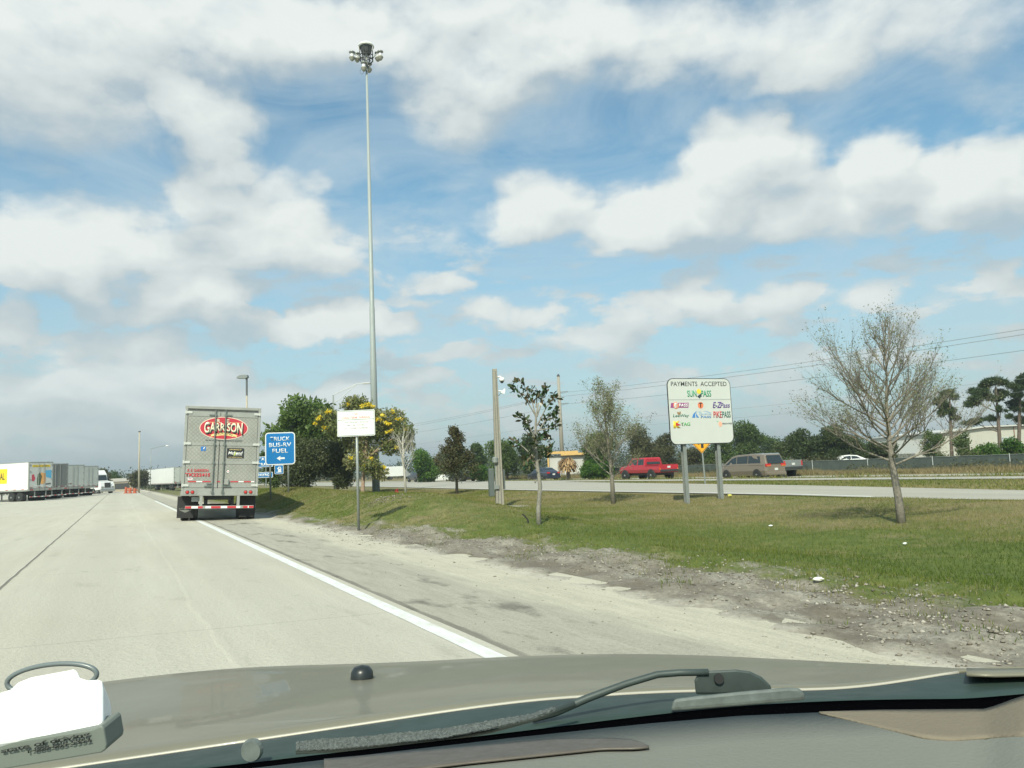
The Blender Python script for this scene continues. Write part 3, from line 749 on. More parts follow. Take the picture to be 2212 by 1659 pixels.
# the parked trailers on the left and far away
def dry_van(loc, rz, L, Wd, body_m, rear_m, label, grp, deco=None):
    t = thing("parked_trailer", loc, rz, label, "trailer", grp)
    b = trailer(t, L, Wd, 4.11, 1.12, body_m, rear_m, None)
    for sgn in (-1, 1):
        d = MB().box((sgn * (Wd / 4 - .045), -.035, 2.72), (Wd / 2 - .10, .05, 2.55)).build('door', rear_m, t)
        r_ = MB().tube([(sgn * .28, -.10, 1.2), (sgn * .28, -.10, 4.0)], .022, 6)
        for zc in (1.5, 2.3, 3.1, 3.8): r_.box((sgn * (Wd / 2 - .12), -.08, zc), (.22, .03, .08))
        r_.build('lock_rod', M_steel, d)
    tail_lights(t, (-1.08, -.9, .9, 1.08), 1.24, .06, -.078)
    bm = MB().box((0, 0, .52), (Wd - .3, .09, .10)).box((-.6, .02, .8), (.09, .06, .55)).box((.6, .02, .8), (.09, .06, .55)).build('bumper', M_steel, t)
    for i in range(6):
        MB().box((-1.0 + .4 * i, -.048, .52), (.2, .006, .07)).build('reflector_strip', M_redp if i % 2 == 0 else M_signw, t)
        MB().box((-1.0 + .4 * i, -.064, 1.48), (.2, .006, .05)).build('reflector_strip', M_redp if i % 2 == 0 else M_signw, t)
    MB().box((-.45, L / 2 - 1, 1.0), (.10, L - 3, .2)).box((.45, L / 2 - 1, 1.0), (.10, L - 3, .2)).box((0, 2.2, .85), (1.1, 2.8, .3)).build('underframe', M_dark, t)
    for y in (1.5, 2.8):
        for sd in (-1, 1): wheel(t, sd * 1.02, y, .51, .52, sd)
    for sd in (-1, 1): MB().box((sd * .8, L - 3.2, .55), (.12, .12, 1.1)).build('landing_leg', M_steel, t)
    sk = MB()
    for i in range(int(L / 1.3)):
        sk.box((-Wd / 2 - .012, .9 + 1.3 * i, 1.30), (.006, .42, .05))
    sk.build('reflector_strip', M_redp, t)
    return t
M_vanw = mat("van_white", (.78, .78, .75), .4, var=.05, vscale=.8)
M_vang = mat("van_door_grey", (.50, .52, .48), .5, .2, var=.10, vscale=2)
M_vand = mat("van_door_dull_steel", (.20, .205, .195), .5, .35, var=.12, vscale=2)
RZL = R(65)
grpL = "box trailers parked in a slanted row at the left edge of the lot"
def rearpos(px_right, Y, Wd, rz):
    p = at(px_right, 1070, Y=Y); c = Vector((p.x, p.y, 0)) - Vector((math.cos(rz), math.sin(rz), 0)) * (Wd / 2)
    return Vector((c.x, c.y, .02))
p1 = rearpos(113, 82.4, 2.6, RZL)
t1 = dry_van(p1, RZL, 15.5, 2.6, M_vanw, mat("poster_door", (.52, .53, .50), .5, var=.06), "white trailer with yellow side panel and coloured poster on its doors, nearest in the row", grpL)
M_yel = mat("panel_yellow", (.82, .58, .02), .5)
ph = MB().box((-1.306, 6.6, 2.75), (.008, 6.2, 1.55)).build('side_panel', M_yel, t1)
text("DOLLAR GENERAL", 0, 2.75, 5.4, .72, M_ink, ph, side=(-1.313, -1, 6.6), bold=.02)
MB().box((0, -.068, 3.68), (1.9, .008, .22)).build('yellow_band', M_yel, t1)
text("DOLLAR GENERAL", 0, 3.68, 1.7, .13, M_ink, t1, -.075, bold=.02)
for (nm, pts, c) in (('poster_shape', [(.45, 3.2), (1.1, 3.25), (1.1, 2.35), (.5, 2.55)], (.10, .38, .60)), ('poster_shape', [(-.05, 3.0), (.5, 2.9), (.45, 1.9), (.0, 1.75)], (.75, .36, .10)),
                     ('poster_shape', [(-.35, 2.85), (-.15, 3.0), (.1, 2.6), (-.1, 1.7), (-.4, 1.65), (-.45, 2.3)], (.09, .13, .07)), ('poster_shape', [(-1.0, 2.75), (-.8, 2.85), (-.62, 2.4), (-.75, 2.1), (-.98, 2.15)], (.48, .05, .08)),
                     ('poster_shape', [(-1.0, 1.62), (.2, 1.75), (.2, 1.62)], (.70, .70, .68)), ('poster_shape', [(.5, 1.85), (1.05, 1.9), (1.05, 1.75), (.5, 1.7)], (.12, .13, .14))):
    MB().prism(pts, -.070, -.066).build(nm, mat("poster_%d" % int(c[0] * 1000 + c[2] * 37), c, .5), t1)
t2 = dry_van(rearpos(146, 90.5, 2.6, RZL), RZL, 14.6, 2.6, M_vang, M_vand, "plain dull grey trailer with closed doors, second in the slanted row", grpL)
t3 = dry_van(rearpos(181, 99, 2.6, RZL), RZL, 14.6, 2.6, M_vanw, M_vang, "pale trailer with small dark lettering on its left door, third in the slanted row", grpL)
text("WERNER", -.75, 3.55, .7, .15, M_ink, t3, -.067, bold=.01); text("SAFETY FIRST", -.75, 1.75, .75, .16, mat("maroon_print", (.16, .03, .03), .6), t3, -.067, bold=.02)
bpy.data.objects.remove([c for c in t3.children if c.name.startswith('lettering')][0])
t4 = dry_van(rearpos(211.5, 108, 2.6, RZL), RZL, 14.6, 2.6, M_vanw, M_vang, "pale trailer without lettering, last and farthest of the slanted row, before the road tractor", grpL)
grpF = "white trailers parked at the far end of the lot"
RZF = R(37)
t5 = dry_van(rearpos(373, 152, 2.6, RZF), RZF, 14.6, 2.6, M_vanw, M_vang, "white trailer far off beside a round green tree, its long side in the sun", grpF)
t6 = dry_van(rearpos(408, 141, 2.6, RZF), RZF, 14.6, 2.6, M_vanw, M_vang, "white trailer far off, half hidden behind the silver trailer", grpF)

# ------------------------------------------------------------------ road tractor at the end of the slanted row
def tractor(loc, rz, label):
    t = thing("semi_truck", loc, rz, label, "truck")
    MB().prism([(0, .9), (0, 3.1), (.5, 3.75), (1.6, 3.85), (2.2, 3.2), (2.45, 2.15), (4.1, 1.85), (4.35, 1.2), (4.3, .7), (2.9, .6), (2.7, .9)], -1.2, 1.2, 'yz').build('cab', M_wpaint, t, bevel=.08)
    MB().prism([(2.26, 3.05), (2.50, 2.2), (2.47, 2.18), (2.2, 3.05)], -1.05, 1.05, 'yz').build('windscreen', M_glass, t)
    for sd in (-1, 1):
        MB().prism([(1.15, 2.2), (1.2, 2.95), (1.9, 2.95), (2.2, 2.2)], sd * 1.2, sd * 1.215, 'yz').build('side_window', M_glass, t)
        MB().box((sd * 1.4, 2.2, 2.6), (.10, .2, .6)).build('mirror', M_black, t)
        MB().box((sd * .85, 4.33, 1.1), (.35, .1, .25)).build('headlight', M_alloy, t)
        wheel(t, sd * 1.0, 3.55, .5, .3, sd); wheel(t, sd * 1.0, -.9, .5, .5, sd); wheel(t, sd * 1.0, -2.2, .5, .5, sd)
    MB().box((0, 4.34, 1.4), (1.0, .06, .8)).build('grille', M_dark, t)
    MB().box((0, 4.40, .55), (2.4, .25, .35)).build('bumper', M_alloy, t, bevel=.04)
    MB().box((0, -1.2, .85), (.9, 3.4, .25)).build('chassis', M_dark, t)
    return t
pq = gpos(198, 127); tractor((pq.x, pq.y, .02), R(-120), "white road tractor with high sleeper cab at the end of the slanted trailer row")

# ------------------------------------------------------------------ cars
def car(name, loc, rz, paint, label, cat, group, L, Wd, zb, stations, cabin, wheels_y, wr, roofz, wins, rearwin, lights, plate=True, bed=None, scale=1.0):
    """nose at +y. stations: (y, z belt, half width); cabin: (y, z belt, half width belt, z roof, half width roof)"""
    t = thing(name, loc, rz, label, cat, group)
    rings = []
    for (y, zt, w) in stations:
        rings.append([(-w * .93, y, zb), (-w, y, zb + (zt - zb) * .45), (-w * .97, y, zt - .06), (-w * .88, y, zt), (w * .88, y, zt), (w * .97, y, zt - .06), (w, y, zb + (zt - zb) * .45), (w * .93, y, zb)])
    body = MB().loft(rings).build('body', paint, t, smooth=False, bevel=.02)
    cr = [[(-wb, y, zl), (-wr_, y, zr - .03), (-wr_ * .9, y, zr), (wr_ * .9, y, zr), (wr_, y, zr - .03), (wb, y, zl)] for (y, zl, wb, zr, wr_) in cabin]
    MB().loft(cr).build('cabin', paint, t, bevel=.015)
    def cab(y, k):      # half width of the cabin side at height fraction k
        ys = [c[0] for c in cabin]; o = np.argsort(ys)
        zl = np.interp(y, np.array(ys)[o], np.array([c[1] for c in cabin])[o]); wb = np.interp(y, np.array(ys)[o], np.array([c[2] for c in cabin])[o])
        zr = np.interp(y, np.array(ys)[o], np.array([c[3] for c in cabin])[o]) - .03; w2 = np.interp(y, np.array(ys)[o], np.array([c[4] for c in cabin])[o])
        return wb * (1 - k) + w2 * k, zl * (1 - k) + zr * k
    for quad in wins:
        for sd in (-1, 1):
            vs_ = [];
            for (y, k) in quad:
                w, z = cab(y, k); vs_.append((sd * (w + .008), y, z))
            vs2 = [(p[0] - sd * .01, p[1], p[2]) for p in vs_]; n_ = len(vs_)
            mb = MB().add(vs_ + vs2, [tuple(range(n_)), tuple(range(2 * n_ - 1, n_ - 1, -1))] + [(i, (i + 1) % n_, (i + 1) % n_ + n_, i + n_) for i in range(n_)])
            mb.build('side_window', M_glass, t)
    (y0, z0, w0), (y1, z1, w1) = rearwin
    mb = MB().add([(-w0, y0 - .012, z0), (w0, y0 - .012, z0), (w1, y1 - .012, z1), (-w1, y1 - .012, z1), (-w0, y0, z0), (w0, y0, z0), (w1, y1, z1), (-w1, y1, z1)],
                  [(0, 1, 2, 3), (7, 6, 5, 4), (0, 4, 5, 1), (1, 5, 6, 2), (2, 6, 7, 3), (3, 7, 4, 0)]); mb.build('rear_window', M_glass, t)
    yf = max(c[0] for c in cabin); cf = [c for c in cabin if c[0] == yf][0]; cg = sorted(cabin, key=lambda c: -c[0])[1]
    MB().add([(-cf[2] * .9, cf[0] + .015, cf[1] + .04), (cf[2] * .9, cf[0] + .015, cf[1] + .04), (cg[4] * .88, cg[0] + .03, cg[3] - .04), (-cg[4] * .88, cg[0] + .03, cg[3] - .04),
              (-cf[2] * .9, cf[0], cf[1] + .01), (cf[2] * .9, cf[0], cf[1] + .01), (cg[4] * .88, cg[0], cg[3] - .07), (-cg[4] * .88, cg[0], cg[3] - .07)],
             [(3, 2, 1, 0), (4, 5, 6, 7), (0, 1, 5, 4), (1, 2, 6, 5), (2, 3, 7, 6), (3, 0, 4, 7)]).build('windscreen', M_glass, t)
    wmax = max(s[2] for s in stations)
    for y in wheels_y:
        for sd in (-1, 1):
            MB().lathe((sd * (wmax - .11), y, wr), [(wr * 1.16, -.115), (wr * 1.16, .115)], 24, 'X').build('wheel_arch', M_dark, t)
            wheel(t, sd * (wmax - .105), y, wr, .24, sd)
    yr = min(s[0] for s in stations)
    for (x, z, w, h, dy, am) in lights:
        for sd in (-1, 1):
            l = MB().box((sd * x, yr + dy, z), (w, .12, h)).build('tail_light', M_red, t, bevel=.01)
            if am: MB().box((sd * x, yr + dy - .006, z - h * .30), (w * .8, .12, h * .25)).build('indicator', M_amber, l)
    MB().box((0, yr + .04, zb + .16), (wmax * 1.8, .22, .20)).build('bumper', paint if not bed else M_dark, t, bevel=.03)
    if plate: MB().box((0, yr - .012, zb + .45), (.31, .01, .16)).build('licence_plate', mat("plate_white", (.6, .6, .56), .5), t)
    return t
lane = U2W
def road_loc(px, py_ground, Y):
    p = at(px, py_ground, Y=Y); return Vector((p.x, p.y, hw(p.x, p.y) + .03))
grpC = "vehicles driving on the main road"
# red pickup: four-door cab and open bed
M_redcar = mat("red_paint", (.42, .018, .030), .35, coat=.5, var=.10, vscale=2)
pk = road_loc(1400, 1033, 66.5)
tp = car("pickup_truck", pk, RA, M_redcar, "red lifted pickup truck with dark wheels on the main road", "pickup truck", grpC, 5.8, 2.0, .62,
    [(-2.9, 1.22, .98), (-1.0, 1.24, 1.0), (-.95, 1.24, 1.0), (1.5, 1.24, 1.0), (2.6, 1.18, .98), (2.9, 1.0, .90)],
    [(-.85, 1.22, .92, 1.80, .78), (-.75, 1.22, .93, 1.90, .80), (1.0, 1.22, .94, 1.90, .80), (1.75, 1.22, .90, 1.26, .86)], (-1.75, 1.95), .44, 1.9,
    [[(-.70, .12), (-.66, .86), (.10, .86), (.10, .12)], [(.26, .12), (.26, .86), (.95, .86), (1.42, .14)]],
    ((-.87, 1.34, .70), (-.80, 1.78, .62)), [(.90, 1.02, .12, .34, .05, True)], bed=True)
MB().box((-.93, -1.9, 1.25), (.10, 1.95, .05)).box((.93, -1.9, 1.25), (.10, 1.95, .05)).box((0, -2.86, 1.25), (1.8, .08, .05)).build('bed_rail', M_redcar, tp)
MB().box((0, -1.88, 1.225), (1.66, 1.9, .03)).build('bed_floor', M_black, tp)
MB().box((0, 0, .52), (1.5, 4.6, .2)).build('underframe', M_dark, tp)
# champagne minivan
M_champ = mat("champagne_paint", (.20, .165, .125), .4, .1, coat=.4, var=.05)
mv = road_loc(1622, 1030, 56.5)
tv = car("minivan", mv, RA, M_champ, "champagne brown minivan with wide red tail lights on the main road", "minivan", grpC, 5.1, 1.95, .24,
    [(-2.5, .98, .86), (-2.35, 1.02, .95), (0, 1.02, .98), (1.3, 1.0, .97), (2.2, .88, .90), (2.55, .62, .78)],
    [(-2.46, 1.0, .88, 1.06, .86), (-2.20, 1.0, .92, 1.72, .76), (-1.2, 1.0, .93, 1.80, .78), (.4, 1.0, .93, 1.76, .77), (1.0, 1.0, .92, 1.64, .76), (2.0, .96, .86, 1.0, .84)], (-1.6, 1.45), .34, 1.8,
    [[(-1.95, .18), (-1.85, .84), (-.75, .88), (-.75, .18)], [(-.68, .18), (-.68, .88), (.38, .86), (.38, .18)], [(.46, .18), (.46, .86), (.95, .80), (1.6, .30)]],
    ((-2.50, 1.10, .74), (-2.26, 1.66, .64)), [(.70, .98, .44, .19, .04, True)])
# silver pickup half behind the van
M_silver = mat("silver_paint", (.24, .26, .25), .4, .3, coat=.3)
sp_ = road_loc(1656, 1029, 61.0)
ts = car("pickup_truck", sp_, RA, M_silver, "silver pickup truck half hidden behind the brown minivan", "pickup truck", grpC, 5.6, 2.0, .50,
    [(-2.8, 1.24, .96), (-1.0, 1.24, .98), (1.5, 1.2, .98), (2.5, 1.1, .94), (2.8, .95, .85)],
    [(-.8, 1.2, .90, 1.75, .76), (-.7, 1.2, .91, 1.84, .78), (.9, 1.2, .92, 1.84, .78), (1.6, 1.2, .88, 1.24, .84)], (-1.7, 1.85), .38, 1.84,
    [[(-.66, .12), (-.62, .86), (.10, .86), (.10, .12)], [(.26, .12), (.26, .86), (.9, .86), (1.35, .14)]],
    ((-.82, 1.34, .70), (-.75, 1.74, .62)), [(.88, 1.0, .13, .36, .05, False)], bed=True)
# dark sedans and SUV
M_navy = mat("dark_blue_paint", (.035, .042, .065), .3, .3, coat=.6)
M_char = mat("charcoal_paint", (.035, .033, .038), .3, .3, coat=.6)
sed_st = [(-2.35, .82, .80), (-2.2, .93, .88), (-1.0, .96, .91), (1.0, .92, .91), (2.0, .78, .86), (2.35, .55, .74)]
sed_cab = [(-1.95, .92, .80, .95, .78), (-1.0, .94, .82, 1.38, .62), (-.2, .94, .83, 1.45, .64), (.45, .94, .83, 1.40, .64), (1.35, .90, .80, .93, .76)]
sed_win = [[(-1.35, .3), (-.9, .82), (-.28, .86), (-.28, .15)], [(-.20, .15), (-.20, .86), (.42, .84), (1.0, .25)]]
def sedan(px, py, Y, paint, label, name="sedan", cat="car"):
    return car(name, road_loc(px, py, Y), RA, paint, label, cat, grpC, 4.7, 1.8, .22, sed_st, sed_cab, (-1.4, 1.42), .33, 1.45, sed_win,
               ((-1.85, .98, .66), (-1.10, 1.34, .56)), [(.64, .84, .34, .14, .04, False)])
sedan(1174, 1038, 86, M_navy, "dark blue sedan with bright wheels beyond the slim magnolia tree")
sedan(1000, 1041, 98, M_char, "low black car partly hidden behind the small oak")
car("suv", road_loc(903, 1044, 112), RA, M_char, "dark grey estate car with red tail light behind the bare sapling", "car", grpC, 4.6, 1.9, .28,
    [(-2.25, .95, .84), (-2.1, 1.02, .92), (0, 1.02, .94), (1.2, 1.0, .93), (2.1, .86, .86), (2.35, .62, .76)],
    [(-2.18, 1.0, .84, 1.08, .82), (-1.75, 1.0, .87, 1.58, .68), (-.8, 1.0, .88, 1.68, .70), (.35, 1.0, .88, 1.62, .70), (1.35, .97, .84, 1.0, .80)], (-1.4, 1.4), .36, 1.68,
    [[(-1.6, .2), (-1.5, .8), (-.6, .85), (-.6, .18)], [(-.52, .18), (-.52, .85), (.3, .82), (.95, .28)]],
    ((-2.16, 1.12, .66), (-1.84, 1.54, .56)), [(.74, .98, .26, .2, .04, True)])
# parked behind the fence, left of centre
pw = gpos(953, 112)
car("parked_car", Vector((pw.x, pw.y, -.1)), R(100), M_wpaint, "small white car parked beyond the road, right of the round green tree", "car", None, 4.7, 1.8, .22, sed_st, sed_cab, (-1.4, 1.42), .33, 1.45, sed_win,
    ((-1.85, .98, .66), (-1.10, 1.34, .56)), [(.64, .84, .34, .14, .04, False)])
pw = gpos(1690, 84)
car("parked_car", Vector((pw.x + 7, pw.y, -.12)), R(95), M_wpaint, "white car parked behind the green mesh fence under the olive tree", "car", None, 4.7, 1.8, .22, sed_st, sed_cab, (-1.4, 1.42), .33, 1.45, sed_win,
    ((-1.85, .98, .66), (-1.10, 1.34, .56)), [(.64, .84, .34, .14, .04, False)])
pw = gpos(862, 185)
bt = thing("box_truck", Vector((pw.x, pw.y, -.1)), R(-60), "pale box truck parked far off behind the flowering tree", "truck")
MB().box((0, -1.6, 1.9), (2.3, 4.6, 2.3)).build('cargo_box', M_vanw, bt, bevel=.04)
MB().prism([(.8, .5), (.8, 2.2), (1.6, 2.2), (2.1, 1.4), (2.9, 1.2), (2.95, .5)], -1.0, 1.0, 'yz').build('cab', mat("truck_grey", (.3, .31, .3), .5), bt, bevel=.05)
MB().prism([(1.62, 2.12), (2.12, 1.42), (2.16, 1.44), (1.68, 2.16)], -.9, .9, 'yz').build('windscreen', M_glass, bt)
for sd in (-1, 1):
    wheel(bt, sd * .95, -2.4, .4, .3, sd); wheel(bt, sd * .95, 2.1, .4, .25, sd)
# ------------------------------------------------------------------ signs
def sign_plate(t, w, h, r, zc, rim_m, face_m, rim=.02, inset=.0, thick=.02, cx=0, line=None):
    """panel centred at (cx, zc), face towards -y"""
    p = MB().prism(rrect(w, h, r, cx=cx, cz=zc), -thick, 0).build('panel', rim_m, t)
    f = MB().prism(rrect(w - 2 * rim, h - 2 * rim, max(r - rim, .01), cx=cx, cz=zc), -thick - .002, -thick + .002).build('sign_face', face_m, p)
    return p, f
# white parking sign on one round post
q = at(774, 1146)
s1 = thing("parking_sign", q, R(-2), "white NO LONG-TERM PARKING sign on one grey round post before the flowering tree", "sign", rx=0)
k = (q.y) / FPX
zt = at(774, 886, Y=q.y).z - q.z; zbm = at(774, 942, Y=q.y).z - q.z
sw, sh = 82 * k, (zt - zbm); zc = (zt + zbm) / 2
MB().tube([(0, .045, -.2), (0, .045, zt - .05)], .036, 14).build('post', M_galv, s1, smooth=True)
p_, f_ = sign_plate(s1, sw, sh, .035, zc, M_signw, M_signw, rim=.03)
rg = MB(); ring_mesh(rg, rrect(sw - .035, sh - .035, .028, cz=zc), rrect(sw - .052, sh - .052, .02, cz=zc), -.026, -.021)
rg.box((0, -.0235, zc + sh * .14), (sw - .05, .005, .010)); M_gline = mat("sign_line_green", (.05, .13, .10), .5)
rg.build('border', M_gline, p_)
M_fred = mat("faded_red_print", (.72, .30, .24), .5); M_fgrey = mat("faded_grey_print", (.36, .38, .36), .5)
text("NO", .01, zc + sh * .36, .09, sh * .085, M_fred, p_, -.0235, bold=.03)
text("LONG-TERM  PARKING", 0, zc + sh * .22, sw * .76, sh * .085, M_fred, p_, -.0235, bold=.025)
for i, (s_, w_) in enumerate((("UNATTENDED  VEHICLES", .66), ("MAY  BE  TOWED", .46), ("AT  OWNER'S  EXPENSE", .62))):
    text(s_, 0, zc + sh * (.04 - .115 * i), sw * w_, sh * .062, M_fgrey, p_, -.0235, bold=.02)
text("FLORIDA  STATUTE", -.02, zc - sh * .30, sw * .40, sh * .035, M_fgrey, p_, -.0235)
text("FOR  MORE  INFO  CALL", -.02, zc - sh * .39, sw * .40, sh * .03, M_fgrey, p_, -.0235)
MB().box((0, .03, zc), (.10, .03, sh * .8)).box((0, .02, zc + sh * .25), (.5, .03, .04)).box((0, .02, zc - sh * .25), (.5, .03, .04)).build('bracket', M_galv, s1)

# blue fuel sign on two posts
q = at(591, 1073); YB = 40.0; q = gpos(606, YB)
kb = q.y / FPX
s2 = thing("fuel_sign", q, R(14), "blue TRUCK BUS-RV FUEL sign with left arrow on two grey posts beside the silver trailer", "sign")
zt = at(606, 934, Y=YB).z - q.z; zb_ = at(606, 1004, Y=YB).z - q.z
sw, sh = 62 * kb, zt - zb_; zc = (zt + zb_) / 2
for x in (-.36 * sw + .03, .26 * sw):
    MB().tube([(x, .06, -.6), (x, .06, zt - .15)], .045, 12).build('post', M_galv, s2, smooth=True)
p_, f_ = sign_plate(s2, sw, sh, .17, zc, M_signw, M_signb, rim=.05)
for s_, w_, dz in (("TRUCK", .66, .30), ("BUS-RV", .74, .115), ("FUEL", .52, -.07)):
    text(s_, 0, zc + sh * dz, sw * w_, sh * .13, M_signw, p_, -.025, bold=.012)
ax, azz, al = .02, zc - sh * .30, sw * .27
MB().prism([(ax - al / 2, azz), (ax - al * .02, azz + al * .32), (ax - al * .08, azz + al * .11), (ax + al / 2, azz + al * .11), (ax + al / 2, azz - al * .11), (ax - al * .08, azz - al * .11), (ax - al * .02, azz - al * .32)], -.027, -.022).build('arrow', M_signw, p_)
zs = zb_ - .24
p2 = MB().prism(rrect(.44, .46, .04, cx=-.07, cz=zs), -.02, 0).build('small_panel', M_signw, s2)
MB().prism(rrect(.40, .42, .03, cx=-.07, cz=zs), -.022, -.018).build('sign_face', M_signb, p2)
pz = zs - .15
MB().prism([(-.20, pz), (.06, pz), (.06, pz + .03), (.04, pz + .03), (.04, pz + .22), (.01, pz + .29), (-.10, pz + .29), (-.12, pz + .24), (-.16, pz + .22), (-.16, pz + .17), (-.12, pz + .19), (-.12, pz + .03), (-.20, pz + .03)], -.024, -.021).build('pump_symbol', M_signw, p2)
MB().prism([(-.08, pz + .19), (0, pz + .19), (0, pz + .25), (-.08, pz + .25)], -.026, -.0235).build('pump_window', M_signb, p2)

# far blue sign partly behind the trailer
Y3 = 56.0; q = gpos(570, Y3)
s3 = thing("blue_sign", q, R(14), "small two-panel blue sign on a thin post half hidden behind the fuel sign", "sign")
k3 = Y3 / FPX
for pya, pyb, lines in ((985, 1003, ("TAXI", "TRAM")), (1019, 1026, ("PARKING",))):
    za = at(570, pya + 1, Y=Y3).z - q.z; zb2 = at(570, pyb + 6, Y=Y3).z - q.z
    p_, f_ = sign_plate(s3, 1.15, za - zb2, .05, (za + zb2) / 2, M_signw, M_signb, rim=.03, cx=.05)
    for i, s_ in enumerate(lines):
        text(s_, 0, za - (za - zb2) * (i + .5) / len(lines), .75, (za - zb2) / len(lines) * .55, M_signw, p_, -.025, bold=.03)
MB().tube([(0.15, .05, -.5), (.15, .05, za + .5)], .04, 8).build('post', M_galv, s3)

# big white payments sign
YP = 26.3; q = gpos(1526, YP, 1080)
s4 = thing("payments_sign", q, R(21), "large white PAYMENTS ACCEPTED sign with coloured pass logos on two steel beam posts", "sign")
kp = YP / FPX
zt = at(1520, 817, Y=YP).z - q.z; zb_ = at(1520, 959, Y=YP).z - q.z
sw, sh = 2.54, zt - zb_; zc = (zt + zb_) / 2
p_, f_ = sign_plate(s4, sw, sh, .24, zc, M_ink, M_signw2, rim=.022, thick=.03)
FY = -.035
def X(px): return (px - 802) / (1440 - 130) * sw * .965 if False else 0
# positions below are read off the sign face itself: 0..1 across and down
def fx(a): return (a - .5) * sw
def fz(b): return zt - b * sh
def T(s_, a, b, w, h, m_, **kk): return text(s_, fx(a), fz(b), w * sw, h * sh, m_, p_, kk.pop('y', FY), **kk)
def PO(nm, pts, m_, y=FY, par=None): return MB().prism([(fx(a), fz(b)) for a, b in pts], y - .002, y + .002).build(nm, m_, par or p_)
def DISC(nm, a, b, r, m_, y=FY, sx_=1.0, n=28): return MB().prism([(fx(a) + r * sx_ * math.cos(2 * math.pi * i / n), fz(b) + r * math.sin(2 * math.pi * i / n)) for i in range(n)], y - .002, y + .002).build(nm, m_, p_)
T("PAYMENTS  ACCEPTED", .50, .085, .88, .070, mat("sign_charcoal", (.045, .05, .055), .5), bold=.004)
PO('divider', [(.012, .318), (.988, .318), (.988, .330), (.012, .330)], mat("sign_groove", (.42, .44, .42), .5))
M_grn = mat("print_green", (.01, .30, .13), .5); M_or = mat("print_orange", (.78, .22, .10), .5); M_pur = mat("print_purple", (.13, .07, .26), .5); M_yl = mat("print_yellow", (.85, .62, .06), .5)
M_prp2 = mat("print_magenta", (.30, .07, .22), .5); M_navy2 = mat("print_dark", (.03, .05, .06), .5); M_bl2 = mat("print_blue", (.06, .22, .52), .5); M_lbl = mat("print_pale_blue", (.25, .42, .62), .5)
T("SUN", .375, .235, .145, .10, M_grn, bold=.018, shear=-.05); T("PASS", .60, .235, .165, .10, M_grn, bold=.018, shear=.05)
DISC('sun_disc', .487, .20, .085, M_yl, FY - .003)
PO('horizon_mark', [(.455, .275), (.52, .235), (.515, .27), (.495, .31)], M_navy2, FY - .006)
PO('logo_band', [(.045, .372), (.315, .372), (.305, .447), (.03, .447)], M_prp2)
T("PASS", .232, .410, .14, .050, M_signw, y=FY - .004, bold=.03, shear=.2); DISC('logo_disc', .115, .410, .115, M_or, FY - .004, .95)
T("E", .115, .410, .05, .075, M_signw, y=FY - .008, bold=.05, shear=.25)
DISC('logo_disc', .50, .412, .112, M_or, FY); T("T", .50, .412, .06, .075, M_navy2, y=FY - .004, bold=.02)
T("E-Z", .765, .412, .13, .095, M_pur, bold=.028, shear=.2); T("Pass", .895, .418, .15, .080, M_pur, bold=.02, shear=.2)
T("LeeWay", .185, .572, .245, .055, mat("print_forest", (.04, .16, .10), .5), bold=.02, shear=.25)
PO('bird_mark', [(.125, .515), (.145, .505), (.155, .525), (.175, .495), (.185, .525), (.165, .55), (.14, .55)], mat("print_brown", (.30, .18, .07), .5), FY - .003)
PO('road_mark', [(.355, .60), (.375, .545), (.435, .495), (.405, .55), (.405, .60)], M_bl2); PO('road_mark', [(.425, .60), (.415, .57), (.43, .525), (.435, .56), (.465, .60)], M_bl2)
T("NC", .478, .515, .05, .022, M_lbl); T("QUICK", .565, .548, .20, .042, M_lbl, bold=.01); T("PASS", .575, .592, .165, .035, M_bl2, bold=.02, shear=.15)
PO('swoosh', [(.53, .50), (.60, .505), (.66, .53), (.60, .515)], M_lbl)
T("PIKE", .762, .560, .135, .100, M_redp, bold=.022); T("PASS", .903, .560, .135, .100, mat("print_bottle", (.02, .13, .10), .5), bold=.022)
T("K", .112, .700, .11, .105, M_yl, bold=.10)
PO('wedge', [(.095, .665), (.175, .705), (.098, .720)], M_redp, FY - .004)
T("TAG", .245, .695, .145, .052, mat("print_grass_green", (.10, .42, .12), .5), bold=.03)
DISC('peach', .795, .705, .088, mat("print_peach", (.85, .42, .28), .5), FY, .8); PO('peach_leaf', [(.735, .66), (.765, .655), (.76, .675)], mat("print_pale_green", (.25, .48, .25), .5))
T("PEACH PASS", .905, .700, .155, .024, M_navy2, bold=.02)
for xx, px_, py_ in ((-.70, 1492, 1087), (.66, 1568, 1074)):
    zlo = -.6
    b_ = MB().box((xx, .10, (zlo + zt - .3) / 2), (.012, .14, zt - .3 - zlo)).box((xx, .03, (zlo + zt - .3) / 2), (.13, .014, zt - .3 - zlo)).box((xx, .17, (zlo + zt - .3) / 2), (.13, .014, zt - .3 - zlo))
    b_.build('post', M_galv, s4)
MB().box((0, .02, zc + .6), (sw * .9, .03, .06)).box((0, .02, zc - .6), (sw * .9, .03, .06)).build('cross_rail', M_galv, s4)

